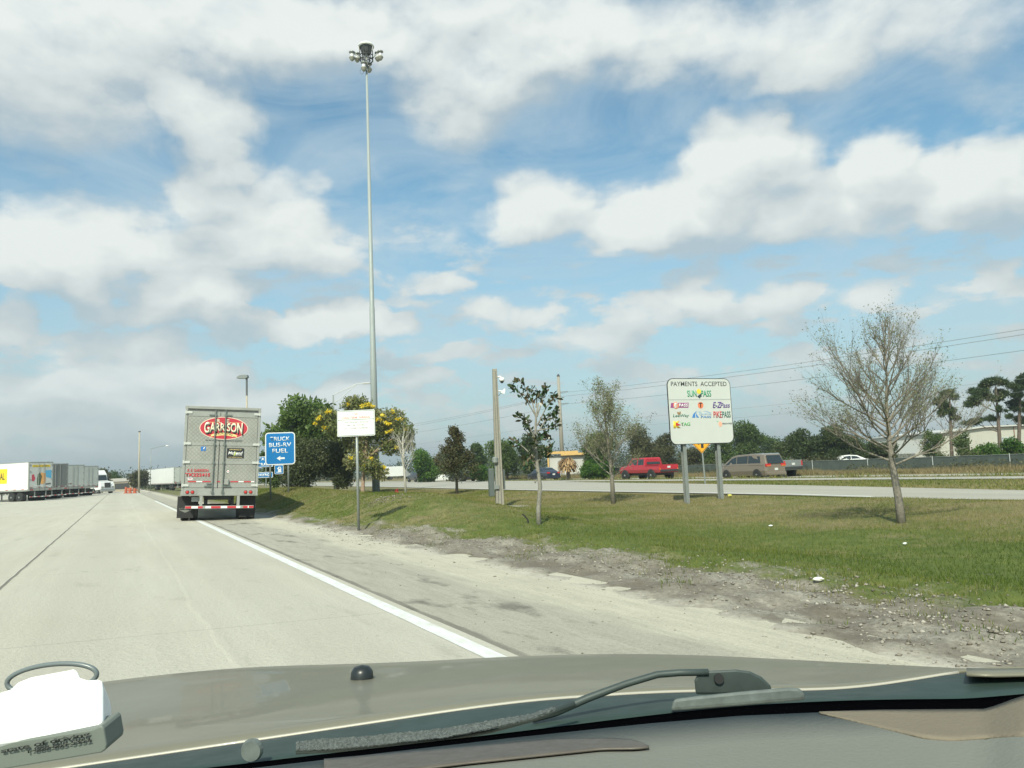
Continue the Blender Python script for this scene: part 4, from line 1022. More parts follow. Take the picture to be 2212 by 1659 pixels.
# yellow diamond between the roads
YD = 45.5; q = gpos(1524, YD)
s5 = thing("warning_sign", Vector((q.x, q.y, q.z)), R(10), "yellow diamond sign with black arrows on a thin post, mostly hidden behind the payments sign", "sign")
zl = at(1517, 979, Y=YD).z - q.z; hd = .86
dia = lambda r: [(-.10, zl + hd - r), (-.10 + r, zl + hd), (-.10, zl + hd + r), (-.10 - r, zl + hd)]
M_dy = mat("diamond_yellow", (.80, .36, .015), .5)
dp = MB().prism(dia(hd), -.02, 0).build('panel', M_dy, s5)
rgm = MB(); ring_mesh(rgm, dia(hd - .04), dia(hd - .07), -.025, -.019); rgm.build('border', M_ink, dp)
MB().prism([(-.14, zl + .30), (.02, zl + .30), (.02, zl + 1.2), (.12, zl + 1.2), (-.06, zl + 1.45), (-.24, zl + 1.2), (-.14, zl + 1.2)], -.025, -.021).build('arrow', M_ink, dp)
MB().prism([(-.36, zl + .55), (-.24, zl + .48), (-.24, zl + .56), (-.14, zl + .60), (-.14, zl + .75), (-.36, zl + .64)], -.0262, -.0212).build('arrow', M_ink, dp)
MB().tube([(0, .03, -.3), (-.10, .03, zl + hd * 1.6)], .045, 8).build('post', M_galv, s5)

# ------------------------------------------------------------------ tall mast with a ring of floodlights
YM = 58.0; q = gpos(812, YM); hm = (at(796, 100, Y=YM).z - q.z)
ms = thing("high_mast_light", q, 0, "very tall tapering steel mast with a ring of floodlights and a dome cap", "light mast")
lean = (at(793, 100, Y=YM).x - q.x) * 0
MB().tube([(0, 0, -.5), (0, 0, hm * .30), (0, 0, hm * .302), (0, 0, hm * .40), (0, 0, hm * .401), (0, 0, hm * .95)], [.29, .235, .215, .20, .18, .08], 18).build('mast', mat("mast_steel", (.30, .335, .32), .6, .1, var=.06, vscale=.5), ms, smooth=True)
MB().tube([(0, 0, hm * .95), (0, 0, hm - .3)], .10, 10).build('head_pole', M_steel, ms)
zz = hm
MB().lathe((0, 0, zz), [(.62, -.05), (.62, .02), (.52, .16), (.30, .28), (.05, .32)], 22).build('dome_cap', mat("cap_white", (.72, .74, .70), .4), ms, smooth=True)
MB().lathe((0, 0, zz), [(.36, -.62), (.40, -.50), (.50, -.06)], 18).build('winch_housing', M_dark, ms)
for sd in (-1, 1): MB().tube([(sd * .56, -.2, zz - .05), (sd * .50, -.2, zz - .5)], .035, 6).build('cap_strut', M_steel, ms)
rgm = MB().tube([(.50 * math.cos(i * math.pi / 9), .50 * math.sin(i * math.pi / 9), zz - 1.15) for i in range(18)], .05, 6, closed=True)
rgm.tube([(.50 * math.cos(i * math.pi / 9), .50 * math.sin(i * math.pi / 9), zz - .80) for i in range(18)], .04, 6, closed=True)
for i in range(6):
    a = i * math.pi / 3 + .3; c, s_ = math.cos(a), math.sin(a)
    rgm.tube([(.5 * c, .5 * s_, zz - 1.15), (.5 * c, .5 * s_, zz - .10)], .035, 5); rgm.tube([(.5 * c, .5 * s_, zz - 1.15), (.12 * c, .12 * s_, zz - 1.75)], .035, 5)
rgm.build('lamp_ring', M_dark, ms)
for a, rr, dz in ((R(-4), 1.12, 0), (R(184), 1.12, .05), (R(30), .95, .22), (R(150), .95, .22), (R(-125), .30, -.95), (R(60), .30, -.80)):
    c, s_ = math.cos(a), math.sin(a)
    f = MB().tube([(.5 * c, .5 * s_, zz - .95), ((rr - .15) * c, (rr - .15) * s_, zz - .60 + dz)], .035, 6).lathe((rr * c, rr * s_, zz - .55 + dz), [(.10, -.10), (.24, -.02), (.24, .04), (.08, .10)], 14).build('floodlight', M_galv, ms)
    MB().lathe((rr * c, rr * s_, zz - .78 + dz), [(.13, -.14), (.15, .08)], 12).build('lamp_neck', mat("lamp_neck_white", (.75, .74, .76), .4), f)  # neck in plain white
    MB().lathe((rr * c, rr * s_, zz - 1.20 + dz), [(.07, -.06), (.15, .02), (.24, .20), (.21, .27)], 14).build('reflector', mat("reflector_tan", (.30, .30, .24), .4), f)
ms2 = MB().tube([(-.36, -.1, zz - 1.9), (-.50, -.1, zz - 2.05), (-.50, -.1, zz - 2.25), (-.36, -.1, zz - 2.38), (-.24, -.1, zz - 2.25), (-.24, -.1, zz - 2.05)], .014, 5, closed=True).build('cable_loop', M_dark, ms)

# ------------------------------------------------------------------ concrete camera pole with cabinet
q = at(1080, 1096); YC = q.y; hp = at(1071, 797, Y=YC).z - q.z
cp = thing("camera_pole", q, R(8), "square concrete pole with two white cameras and a grey cabinet, standing on the grass", "utility pole")
wv = .115
MB().loft([[(-w, -w, z), (w, -w, z), (w, w, z), (-w, w, z)] for z, w in ((-.3, .155), (hp, .085))]).build('pole', M_concp, cp, bevel=.012)
MB().tube([(.05, -.165, 0), (.03, -.10, hp - .1)], .012, 6).tube([(-.06, -.165, 0), (-.05, -.10, hp * .8)], .010, 6).build('conduit', mat("conduit_grey", (.16, .165, .15), .6), cp)
cm = MB().tube([(.08, 0, hp - .33), (.20, 0, hp - .30), (.26, 0, hp - .33)], .035, 8).lathe((.27, 0, hp - .44), [(.09, .09), (.105, .02), (.09, -.05)], 16).build('dome_camera', M_signw, cp, smooth=True)
MB().lathe((.27, 0, hp - .44), [(.075, -.05), (.055, -.10), (.01, -.125)], 12).build('camera_dome', M_black, cm)
MB().tube([(.08, 0, hp - .86), (.24, 0, hp - .86)], .028, 8).prism([(.20, hp - .92), (.36, hp - .76), (.38, hp - .80), (.34, hp - .98), (.26, hp - .96)], -.06, .06).build('flood_unit', M_signw, cp)
MB().tube([(.2, 0, hp - .95), (.12, 0, hp - 1.05), (.10, 0, hp - 1.0)], .010, 5).build('cable', M_dark, cp)
M_cab = mat("cabinet_grey", (.115, .135, .125), .5, .2)
MB().box((-.29, .05, .95), (.20, .35, 1.05)).build('cabinet', M_cab, cp, bevel=.02)
MB().box((.20, .05, 1.05), (.06, .22, .75)).build('side_box', M_cab, cp, bevel=.01)
MB().tube([(-.13, -.12, 0), (-.13, -.12, 1.7)], .025, 6).lathe((-.13, -.15, 1.78), [(.06, -.14), (.11, -.08), (.11, .08), (.05, .13)], 12).box((-.10, -.17, .78), (.15, .08, .16)).build('meter', M_galv, cp)
MB().prism([(p[0] + .1, p[1]) for p in rrect(2.0, 1.3, .5)], -.10, .03, 'xy').build('concrete_pad', M_concp, cp)
# small items on the verge
q = at(1142, 1130)
o = MB().tube([(0, 0, -.02), (-.02, 0, .08), (-.07, 0, .15), (-.14, 0, .22)], [.020, .02, .02, .016], 8).build('bent_hose', M_black, loc=q); tag(o, "black curved hose end sticking out of the grass beside the magnolia trunk", "hose")
q = at(857, 1069); o = MB().box((-.06, 0, .15), (.07, .02, .40)).box((.06, 0, .17), (.07, .02, .46)).box((0, 0, .3), (.14, .02, .12)).build('marker_flag', mat("flag_red", (.40, .03, .03), .6), loc=q); tag(o, "small dark red marker post in the grass near the tall mast", "marker")
rs = random.Random(3)
def rock(q, s, m_, label, name='litter_bag', cat='litter'):
    mb = MB(); prof = []
    rings = []
    for i in range(5):
        a = math.pi * i / 4; rings.append([(s * math.sin(a) * math.cos(j * .9) * (1 + rs.uniform(-.3, .3)) * 1.5 + .001 * j, s * math.sin(a) * math.sin(j * .9) * (1 + rs.uniform(-.3, .3)), s * .6 * math.cos(a) + s * .4) for j in range(7)])
    mb.loft(rings); o_ = mb.build(name, m_, loc=q, rz=rs.random() * 3); return tag(o_, label, cat)
M_trash = mat("litter_white", (.75, .76, .74), .6)
rock(at(908, 1074) + Vector((0, 0, .02)), .10, M_trash, "white crumpled litter on the grass mound right of the bare sapling")
rock(at(1665, 1139) + Vector((0, 0, .02)), .035, M_trash, "small white scrap on the lawn left of the big bare tree")
rock(at(1955, 1178) + Vector((0, 0, .02)), .03, M_trash, "small white scrap on the lawn below the big bare tree trunk")
rock(at(1577, 1074) + Vector((0, 0, .02)), .09, mat("litter_yellow", (.65, .60, .12), .6), "yellowish scrap at the foot of the right payments sign post")
rock(at(1768, 1258) + Vector((0, 0, .02)), .045, mat("stone_white", (.72, .70, .62), .8), "largest pale stone on the gravel strip", 'pale_stone', 'stone')

# ------------------------------------------------------------------ lamps and poles further off
def post(name, px, py_top, Y, r0, r1, m_, label, cat, ybase=None, sides=10):
    q = gpos(px, Y, ybase or 1050); h = at(px, py_top, Y=Y).z - q.z
    t = thing(name, q, 0, label, cat); MB().tube([(0, 0, -.4), (0, 0, h)], [r0, r1], sides).build('pole', m_, t, smooth=True); return t, h
M_tanp = mat("pole_tan", (.40, .36, .27), .8, var=.1)
t, h = post("area_light", 534, 815, 78, .11, .085, M_tanp, "tan light pole with a grey box lamp rising behind the silver trailer", "street light")
MB().tube([(0, 0, h - 3.6 * .52), (0, 0, h + .02)], .10, 10).build('pole_sleeve', mat("sleeve_grey", (.10, .11, .11), .6), t)
MB().prism([(-.95, h - .08), (-.10, h - .15), (.15, h - .02), (.10, h + .22), (-.6, h + .24), (-.95, h + .02)], -.28, .28).build('lamp_head', mat("lamp_box_grey", (.20, .22, .21), .5), t)
t, h = post("utility_pole", 300, 931, 128, .17, .10, M_tanp, "plain tan concrete post at the far end of the lot", "utility pole", 1058)
MB().box((0, 0, h - .1), (.3, .3, .12)).build('pole_cap', M_dark, t)
t, h = post("street_light", 325, 968, 150, .07, .05, M_galv, "thin street light with a long arm beyond the far trailers", "street light", 1055)
MB().tube([(0, 0, h - .2), (1.6, 0, h + .2), (2.9, 0, h + .35)], .04, 6).build('arm', M_galv, t); MB().lathe((3.2, 0, h + .30), [(.05, -.12), (.30, -.08), (.34, .04), (.15, .14)], 12).build('lamp_head', M_signw, t)
t, h = post("street_light", 723, 853, 76, .12, .07, M_galv, "street light with a two-bar arm rising behind the flowering tree", "street light", 1045)
ex = (at(790, 828, Y=76).x - at(723, 828, Y=76).x); dzz = at(760, 829, Y=76).z - at(723, 853, Y=76).z
MB().tube([(0, 0, h), (ex * .45, 0, h + dzz * .55), (ex * .75, 0, h + dzz * .95), (ex, 0, h + dzz)], .045, 6).tube([(0, 0, h - .8), (ex * .2, 0, h - .45), (ex * .75, 0, h + dzz * .92)], .04, 6).build('arm', mat("arm_alu", (.62, .64, .62), .4, .3), t)
MB().box((ex + .25, 0, h + dzz - .02), (.75, .3, .14)).build('lamp_head', mat("lamp_alu", (.45, .46, .44), .5), t, bevel=.04)

# transmission poles and lines
def tpole(x, y, h, label, arms=True):
    t = thing("transmission_pole", (x, y, 0), R(34), label, "utility pole")
    MB().tube([(0, 0, -.5), (0, 0, h)], [.46, .27], 14).build('pole', M_concp, t, smooth=True)
    MB().lathe((0, 0, h), [(.30, 0), (.32, .12), (.10, .45), (.02, .55)], 10).build('pole_cap', M_dark, t)
    for sd, dz in ((1, 3.1), (-1, 4.3), (1, 5.4)):
        a = MB().tube([(0, 0, h - dz), (sd * 2.2, 0, h - dz + .22)], [.10, .06], 6).build('crossarm', M_galv, t)
    return t
YT = 150.0; pt = gpos(1217, YT, 1040); ht = at(1215, 813, Y=YT).z
LD = Vector((.56, -.83, 0)).normalized()
grpT = "concrete transmission poles carrying the power lines"
tag(tpole(pt.x, pt.y, ht, "tall round concrete transmission pole above the brown palm"), group=None)
o1 = Vector((pt.x, pt.y, 0)) + LD * 150; o0 = Vector((pt.x, pt.y, 0)) - LD * 150
tpole(o1.x, o1.y, ht, "concrete transmission pole beyond the right edge"); tpole(o0.x, o0.y, ht, "concrete transmission pole behind the left shrubs")
M_wire = mat("wire_grey", (.24, .26, .27), .6)
px_perp = Vector((LD.y, -LD.x, 0)) * -1
for i, (sd, dz) in enumerate(((1, 3.0), (-1, 4.15), (1, 5.3))):
    perp = Vector((math.cos(R(34)), math.sin(R(34)), 0)) * 2.2 * sd
    pts = []
    for a_, b_ in ((o0, Vector((pt.x, pt.y, 0))), (Vector((pt.x, pt.y, 0)), o1)):
        for j in range(24):
            s_ = j / 24; p = a_.lerp(b_, s_); pts.append(p + perp + Vector((0, 0, ht - dz - 1.6 * 4 * s_ * (1 - s_))))
    pts.append(o1 + perp + Vector((0, 0, ht - dz)))
    o = MB().tube(pts, .030, 5, cap=False).build('power_line', M_wire); tag(o, "long power line, " + ("highest strung" if i == 0 else "second of three from the top" if i == 1 else "lowest of the three thick ones") + " across the right-hand sky", "power line", "power lines between the transmission poles")
for i, dz in enumerate((9.0, 10.4)):
    pts = [o0.lerp(o1, j / 40) + Vector((0, 4, ht - dz - 1.0 * 4 * ((j / 20) % 1) * (1 - (j / 20) % 1))) for j in range(41)]
    o = MB().tube(pts, .018, 4, cap=False).build('power_line', M_wire); tag(o, "faint thin cable low above the trees, " + ("upper" if i == 0 else "lower") + " of two", "power line", "thin cables under the power lines")

# ------------------------------------------------------------------ buildings and fence
YB1 = 108.0
a = at(1187, 1000, Y=YB1); b_ = at(1290, 1000, Y=YB1); ztop = at(1240, 982, Y=YB1).z
M_bw = mat("stucco_white", (.50, .50, .46), .8, var=.12, vscale=.6); M_bo = mat("beam_ochre", (.62, .40, .14), .7, var=.15)
bl = thing("workshop", (a.x, a.y, -.2), R(-4), "low off-white workshop with ochre beams along its flat roof behind the brown palm", "building")
wdt = b_.x - a.x
MB().box((wdt / 2, 4, (ztop + .2) / 2), (wdt, 8, ztop + .2)).build('wall', M_bw, bl)
MB().box((wdt * .30, -.25, ztop + .55), (wdt * .62, .5, .35)).box((wdt * .62, -.30, ztop + .28), (wdt * .75, .45, .30)).build('roof_beam', M_bo, bl)
for i in range(7): MB().box((.3 + i * .5, -.15, ztop + .30), (.10, .35, .28)).build('rafter_end', M_dark, bl)
for x in (-.15, wdt * .93): MB().box((x, -.3, (ztop + .7) / 2), (.22, .22, ztop + .9)).build('column', M_bo, bl)
w_ = MB().box((wdt * .84, -.02, 1.5), (1.6, .06, 1.5)).build('window_frame', mat("rust_frame", (.22, .13, .09), .7), bl); MB().box((wdt * .84, -.055, 1.5), (1.3, .02, 1.2)).build('pane', mat("window_pale", (.45, .47, .44), .3), w_)
MB().box((1.6, -.02, 1.3), (.9, .06, 2.1)).build('door', mat("door_grey", (.3, .3, .28), .6), bl)

YB2 = 118.0
a = at(1990, 1000, Y=YB2); ztop = at(2035, 936, Y=YB2).z
M_mw = mat("metal_siding", (.46, .455, .39), .5, var=.05, vscale=.7)
b2 = thing("warehouse", (a.x, a.y, -.2), R(0), "long cream metal warehouse behind the right-hand trees", "building")
x1 = 3.0; LW = 46
MB().prism([(x1, 0), (x1, ztop + .1), (x1 + 7, ztop + .75), (x1 + LW, ztop + .75), (x1 + LW, 0)], 0, 22).build('wall', M_mw, b2)
MB().prism([(x1 - .1, ztop + .16), (x1 + 7, ztop + .82), (x1 + LW, ztop + .82), (x1 + LW, ztop + 1.02), (x1 + 7, ztop + 1.02), (x1 - .1, ztop + .36)], -.5, 22.5).build('roof', mat("roof_white", (.52, .52, .48), .5), b2)
MB().prism([(-.5, 0), (-.5, 1.3), (x1 + .1, ztop - .4), (x1 + .1, 0)], .5, 20).build('lean_to', mat("siding_grey", (.40, .40, .36), .6), b2)
for xx in (x1 + 11.5, x1 + 14.8, x1 + 24): MB().tube([(xx, -.08, 0), (xx, -.08, ztop + .7)], .07, 6).build('downpipe', mat("rust_pipe", (.28, .17, .12), .6), b2)
for i in range(14): MB().box((x1 + 2.4 + i * .32, -.015, 1.9), (.05, .04, 3.4)).build('siding_rib', mat("siding_rib_cream", (.50, .49, .43), .6), b2)  # ribs slightly paler than the wall
MB().box((x1 + 10.2, -.03, 1.6), (2.7, .06, 3.1)).build('roller_door', mat("roller_grey", (.42, .46, .47), .5, var=.08), b2)
MB().box((x1 + 8.6, -.06, 1.3), (.9, .08, .6)).build('notice_board', mat("notice_blue", (.10, .22, .40), .5), b2)

# chain-link fence with green mesh
M_mesh = mat("green_mesh", (.070, .090, .078), .8, var=.25, vscale=3)
fpts = [(63, v) for v in range(6, 150, 4)]
fe = thing("mesh_fence", (0, 0, 0), RA, "low fence of dark green mesh on thin grey posts beyond the main road", "fence")
mb = MB(); u0 = 57.5
mb.box((u0, 71, .36), (.03, 150, 1.06)).build('mesh_panel', M_mesh, fe)
for v in range(-2, 148, 6): MB().tube([(u0 - .06, v, -.3), (u0 - .06, v, .98)], .035, 6).build('fence_post', mat("fence_post_grey", (.42, .44, .42), .5), fe)
MB().tube([(u0 - .03, -4, .90), (u0 - .03, 146, .90)], .022, 5).build('top_rail', M_galv, fe)

# orange barricades and odds far left
M_orange = mat("barrier_orange", (.42, .10, .045), .7)
grpO = "orange barriers at the far end of the lot"
for i, (px_, lab) in enumerate(((272, "orange traffic barrier standing at the far end of the lot, leftmost"), (281, "orange traffic barrier left of the tan post, between two others"), (291, "orange traffic barrier closest to the tan post"))):
    q = gpos(px_, 118, 1058); mb = MB().lathe((0, 0, 0), [(.34, 0), (.34, .08), (.20, .12), (.16, .8), (.12, 1.0)] if i == 0 else [(.3, 0), (.3, .1), (.22, .2), (.2, .6), (.1, .8)], 12)
    if i == 0: mb.box((.5, 0, .75), (.9, .06, .18))
    else: mb.box((0, 0, .5), (.9, .06, .16))
    tag(mb.build('traffic_barrier', M_orange, loc=q), lab, "barrier", grpO)
q = gpos(262, 150, 1052)
sh_ = thing("shed", (q.x, q.y, 0), R(10), "small tan shed far off left of the round tree", "building")
MB().box((0, 0, 1.0), (5.0, 3, 2.0)).build('wall', mat("shed_tan", (.36, .31, .24), .8), sh_); MB().prism([(-2.7, 2.0), (-2.0, 2.6), (2.0, 2.6), (2.7, 2.0)], -1.7, 1.7).build('roof', mat("shed_roof", (.40, .38, .35), .7), sh_)
MB().box((.6, -1.51, 1.1), (2.6, .05, 1.1)).build('door', M_dark, sh_)
# ------------------------------------------------------------------ trees
M_bark = mat("bark_grey", (.23, .205, .165), .9, var=.3, vscale=14, bump=.6)
M_barkd = mat("bark_dark", (.13, .11, .085), .9, var=.3, vscale=10, bump=.5)
L_dark = leafmat("leaves_dark", [(.028, .046, .016), (.058, .088, .026), (.105, .132, .045)])
L_mid = leafmat("leaves_mid", [(.040, .075, .018), (.080, .135, .030), (.15, .195, .060)])
L_bright = leafmat("leaves_bright", [(.030, .085, .010), (.070, .155, .020), (.150, .230, .045)])
L_olive = leafmat("leaves_olive", [(.055, .058, .026), (.105, .110, .048), (.180, .170, .085)])
L_pine = leafmat("needles_pine", [(.020, .042, .014), (.048, .085, .024), (.095, .130, .040)])
L_mag = leafmat("leaves_magnolia", [(.018, .045, .016), (.045, .090, .028), (.10, .085, .045), (.20, .14, .09)], .3, .15)
L_yel = leafmat("leaves_flowering", [(.085, .120, .035), (.175, .20, .065), (.31, .30, .14)])
L_flower = leafmat("petals_yellow", [(.66, .48, .015), (.86, .66, .03), (.90, .76, .10)], .5, .35)
L_oak = leafmat("leaves_small_oak", [(.085, .105, .050), (.16, .18, .085), (.27, .275, .15)])
L_dead = leafmat("fronds_dead", [(.18, .10, .045), (.36, .23, .11), (.50, .36, .20)], .8, .2)

def branches(name, mat_, parent, trunk, limbs, seed, gen=2, twig=1.0, sides=6, up=.25, nper=(4, 3), spread=.7, out=None, shrink=.55):
    """one mesh: a trunk polyline, limbs [(height fraction, azimuth deg, elevation deg, length)] and generated twigs; returns twig tips"""
    rng = random.Random(seed); mb = MB(); tips = []
    pts, rads = trunk
    mb.tube(pts, rads, max(sides, 8))
    P = [Vector(p) for p in pts]; Lref = max(l_[3] for l_ in limbs) * .8
    seg = [0];
    for i in range(1, len(P)): seg.append(seg[-1] + (P[i] - P[i - 1]).length)
    def atf(f):
        d = f * seg[-1]
        for i in range(1, len(P)):
            if d <= seg[i] or i == len(P) - 1:
                s = (d - seg[i - 1]) / max(seg[i] - seg[i - 1], 1e-6); return P[i - 1].lerp(P[i], s), rads[i - 1] * (1 - s) + rads[i] * s
    def grow(p, d, L, r, g):
        n = 4 if g else 3; q = [p]; dd = d.copy()
        for i in range(n):
            dd = (dd + Vector((rng.gauss(0, .13), rng.gauss(0, .13), rng.gauss(0, .10) + up * .25))).normalized(); q.append(q[-1] + dd * L / n)
        mb.tube(q, [r * (1 - .8 * i / n) for i in range(n + 1)], sides if g > 1 else (4 if g else 3), cap=False)
        tips.extend([(q[i].lerp(q[i + 1], rng.random()), dd, g) for i in range(1 if g else 0, n)]); tips.append((q[-1], dd, g))
        if g > 0:
            for k_ in range(max(2, round(nper[0] * L / Lref)) if g == gen else nper[1]):
                f = rng.uniform(.25, 1.0); i = min(int(f * n), n - 1); b = q[i].lerp(q[i + 1], f * n - i)
                nd = (dd + Vector((rng.gauss(0, spread), rng.gauss(0, spread), rng.gauss(.15, spread * .6)))).normalized()
                grow(b, nd, L * shrink * rng.uniform(.7, 1.2) * twig, r * (1 - .75 * f) * .65, g - 1)
    for (f, a, e, L, *rr) in limbs:
        p, r = atf(f); ca, sa, ce, se = math.cos(R(a)), math.sin(R(a)), math.cos(R(e)), math.sin(R(e))
        grow(p, Vector((ca * ce, sa * ce, se)), L, (rr[0] if rr else r * .55), gen)
    o = mb.build(name, mat_, parent, fix=False, smooth=True)
    return o, tips
def tipleaves(name, tips, m_, parent, size, per, seed, jit=.05, aspect=.5, gmax=9, along=True, tb=.5):
    rng = np.random.default_rng(seed)
    P = np.array([t[0] for t in tips if t[2] <= gmax]); D = np.array([t[1] for t in tips if t[2] <= gmax])
    n = len(P) * per; idx = np.repeat(np.arange(len(P)), per)
    pos = P[idx] + rng.normal(0, jit, (n, 3)); a = D[idx] * .6 + rng.normal(0, .7, (n, 3)); a /= np.linalg.norm(a, axis=1)[:, None]
    b = np.cross(a, rng.normal(size=(n, 3))); b /= np.linalg.norm(b, axis=1)[:, None]; s_ = (size * (.6 + .8 * rng.random(n)))[:, None]
    V = np.stack([pos, pos + a * s_ * .5 + b * s_ * aspect * .5, pos + a * s_, pos + a * s_ * .5 - b * s_ * aspect * .5], 1)
    T = np.repeat(np.clip(tb + rng.normal(0, .28, n), 0, 1), 4)
    return fast(name, V.reshape(-1, 3), np.arange(n * 4).reshape(n, 4), m_, parent, T)

# the big sparse tree on the right
q = at(1948, 1130); k = q.y / FPX
t = thing("bare_oak", q, 0, "largest young tree with thin upswept branches and hardly any leaves, right of the payments sign", "tree")
hT = at(1960, 672, Y=q.y).z - q.z
tr_pts = [(0, 0, -.15), (-.02, 0, .5), (-.06, .02, 1.1), (-.10, 0, 1.7), (-.08, .03, 2.5), (-.02, 0, 3.2), (.0, 0, hT - .15)]
rl = random.Random(21); limbs = []
for i in range(30):
    f = .30 + .60 * i / 30
    az_ = (i * 137.5) % 360; e = 14 + 52 * (f - .3) / .6 + rl.uniform(-6, 8); L = (2.0 - 1.35 * (f - .3) / .6) * rl.uniform(.7, 1.12)
    limbs.append((f, az_, e, L, .016 + .012 * (1 - f)))
limbs += [(.44, 178, 42, 2.15, .028), (.36, 175, 16, 1.75, .022), (.42, 5, 38, 1.8, .026), (.5, 170, 50, 1.8, .024), (.5, 10, 50, 1.6, .024)]
br, tips = branches('trunk', M_bark, t, (tr_pts, [.10, .080, .068, .052, .034, .02, .006]), limbs, 5, gen=2, up=.38, nper=(15, 7), spread=.52, shrink=.47)
random.Random(1).shuffle(tips)
keep_ = [tp for i_, tp in enumerate(tips) if tp[0].z < 3.0 or i_ % 2 == 0]
tipleaves('crown', keep_, L_oak, t, .042, 1, 31, .04, .42, tb=.75)
# medium oak left of the payments sign
q = at(1325, 1088); hT = at(1310, 822, Y=q.y).z - q.z
t = thing("young_oak", q, 0, "slim young oak with sparse grey-green leaves, left of the payments sign", "tree")
limbs = [(.24 + .70 * i / 34, (i * 137.5) % 360, 32 + 40 * (i / 34) + rl.uniform(-6, 8), (1.75 - 1.15 * i / 34) * rl.uniform(.75, 1.1), .02) for i in range(30)]
br, tips = branches('trunk', M_bark, t, ([(0, 0, -.15), (.0, 0, 1.0), (-.06, 0, 2.0), (-.12, 0, 3.0), (-.15, 0, hT - .2)], [.095, .075, .055, .035, .01]), limbs, 8, gen=2, up=.4, nper=(8, 5), spread=.45, shrink=.48)
tipleaves('crown', tips, L_oak, t, .062, 2, 33, .07, .42, tb=.85)
# magnolia
q = at(1165, 1133); hT = at(1130, 822, Y=q.y).z - q.z
t = thing("magnolia", q, 0, "slim magnolia with big dark glossy leaves and a pale knobbly trunk", "tree")
def mp(px_, py_):      # branch ends of this tree, from its base
    p = at(px_, py_, Y=q.y); return (p.x - q.x, 0, p.z - q.z)
mb = MB()
tk = [mp(1165, 1150), mp(1163, 1100), mp(1167, 1050), mp(1160, 1000), mp(1156, 950), mp(1158, 900), mp(1163, 870)]
mb.tube(tk, [.062, .052, .046, .040, .032, .024, .015], 10)
for (px_, py_) in ((1164, 1090), (1166, 1062), (1160, 1040), (1163, 1015)): mb.lathe(tuple(Vector(mp(px_, py_)) + Vector((.04 * rs.choice((-1, 1)), 0, 0))), [(.005, -.04), (.03, 0), (.005, .04)], 8)
ends = []; rl = random.Random(4)
for (sx_, sy_), way, dep in (((1158, 900), [(1140, 870), (1118, 845), (1106, 838)], -.1), ((1158, 905), [(1150, 868), (1137, 840), (1125, 822)], .1), ((1160, 900), [(1170, 870), (1178, 845), (1178, 832)], .15),
    ((1160, 920), [(1180, 880), (1195, 862), (1200, 860)], -.1), ((1158, 940), [(1180, 905), (1198, 890), (1202, 885)], .2), ((1157, 950), [(1140, 915), (1128, 905), (1120, 900)], -.2), ((1160, 930), [(1190, 925), (1203, 918), (1198, 900)], -.1),
    ((1156, 990), [(1130, 965), (1115, 955), (1108, 950)], .15), ((1160, 1000), [(1180, 970), (1190, 960), (1185, 940)], .2), ((1158, 1010), [(1145, 990), (1138, 985), (1140, 1000)], -.2), ((1160, 1000), [(1172, 985), (1180, 980), (1184, 978)], -.2),
    ((1158, 880), [(1160, 860), (1165, 850), (1150, 842)], .1), ((1158, 960), [(1170, 945), (1180, 930), (1175, 912)], .3), ((1157, 970), [(1150, 940), (1142, 925), (1138, 915)], .3), ((1158, 985), [(1150, 965), (1160, 955), (1158, 945)], -.3)):
    p0 = Vector(mp(sx_, sy_)); pts = [p0] + [Vector(mp(*w_)) + Vector((0, dep * (i + 1) / 2, 0)) for i, w_ in enumerate(way)]
    mb.tube(pts, [.020, .013, .009, .005], 5, cap=False)
    for i in range(1, 4): ends.append((pts[i], (pts[i] - pts[i - 1]).normalized())); 
    ends.append((pts[1].lerp(pts[2], .5), (pts[2] - pts[1]).normalized())); ends.append((pts[2].lerp(pts[3], .5), (pts[3] - pts[2]).normalized()))
mb.build('trunk', mat("bark_pale", (.25, .235, .195), .85, var=.35, vscale=16, bump=.5), t, fix=False, smooth=True)
V = []; T_ = []
for (p, d) in ends:
    for j in range(9):
        a_ = (d * .7 + Vector((rl.gauss(0, .7), rl.gauss(0, .7), rl.gauss(.1, .55)))).normalized(); b__ = a_.cross(Vector((rl.gauss(0, 1), rl.gauss(0, 1), rl.gauss(0, 1)))).normalized(); s_ = rl.uniform(.085, .16)
        c_ = a_.cross(b__) * s_ * .10; o_ = p + Vector((rl.gauss(0, .04), rl.gauss(0, .05), rl.gauss(0, .04)))
        V += [o_, o_ + a_ * s_ * .35 + b__ * s_ * .21 + c_, o_ + a_ * s_ * .75 + b__ * s_ * .17 + c_, o_ + a_ * s_, o_ + a_ * s_ * .75 - b__ * s_ * .17 + c_, o_ + a_ * s_ * .35 - b__ * s_ * .21 + c_]
        T_ += [min(max(rl.gauss(.42, .30), 0), 1)] * 6
fast('crown', [tuple(v) for v in V], np.arange(len(V)).reshape(-1, 6), L_mag, t, T_)
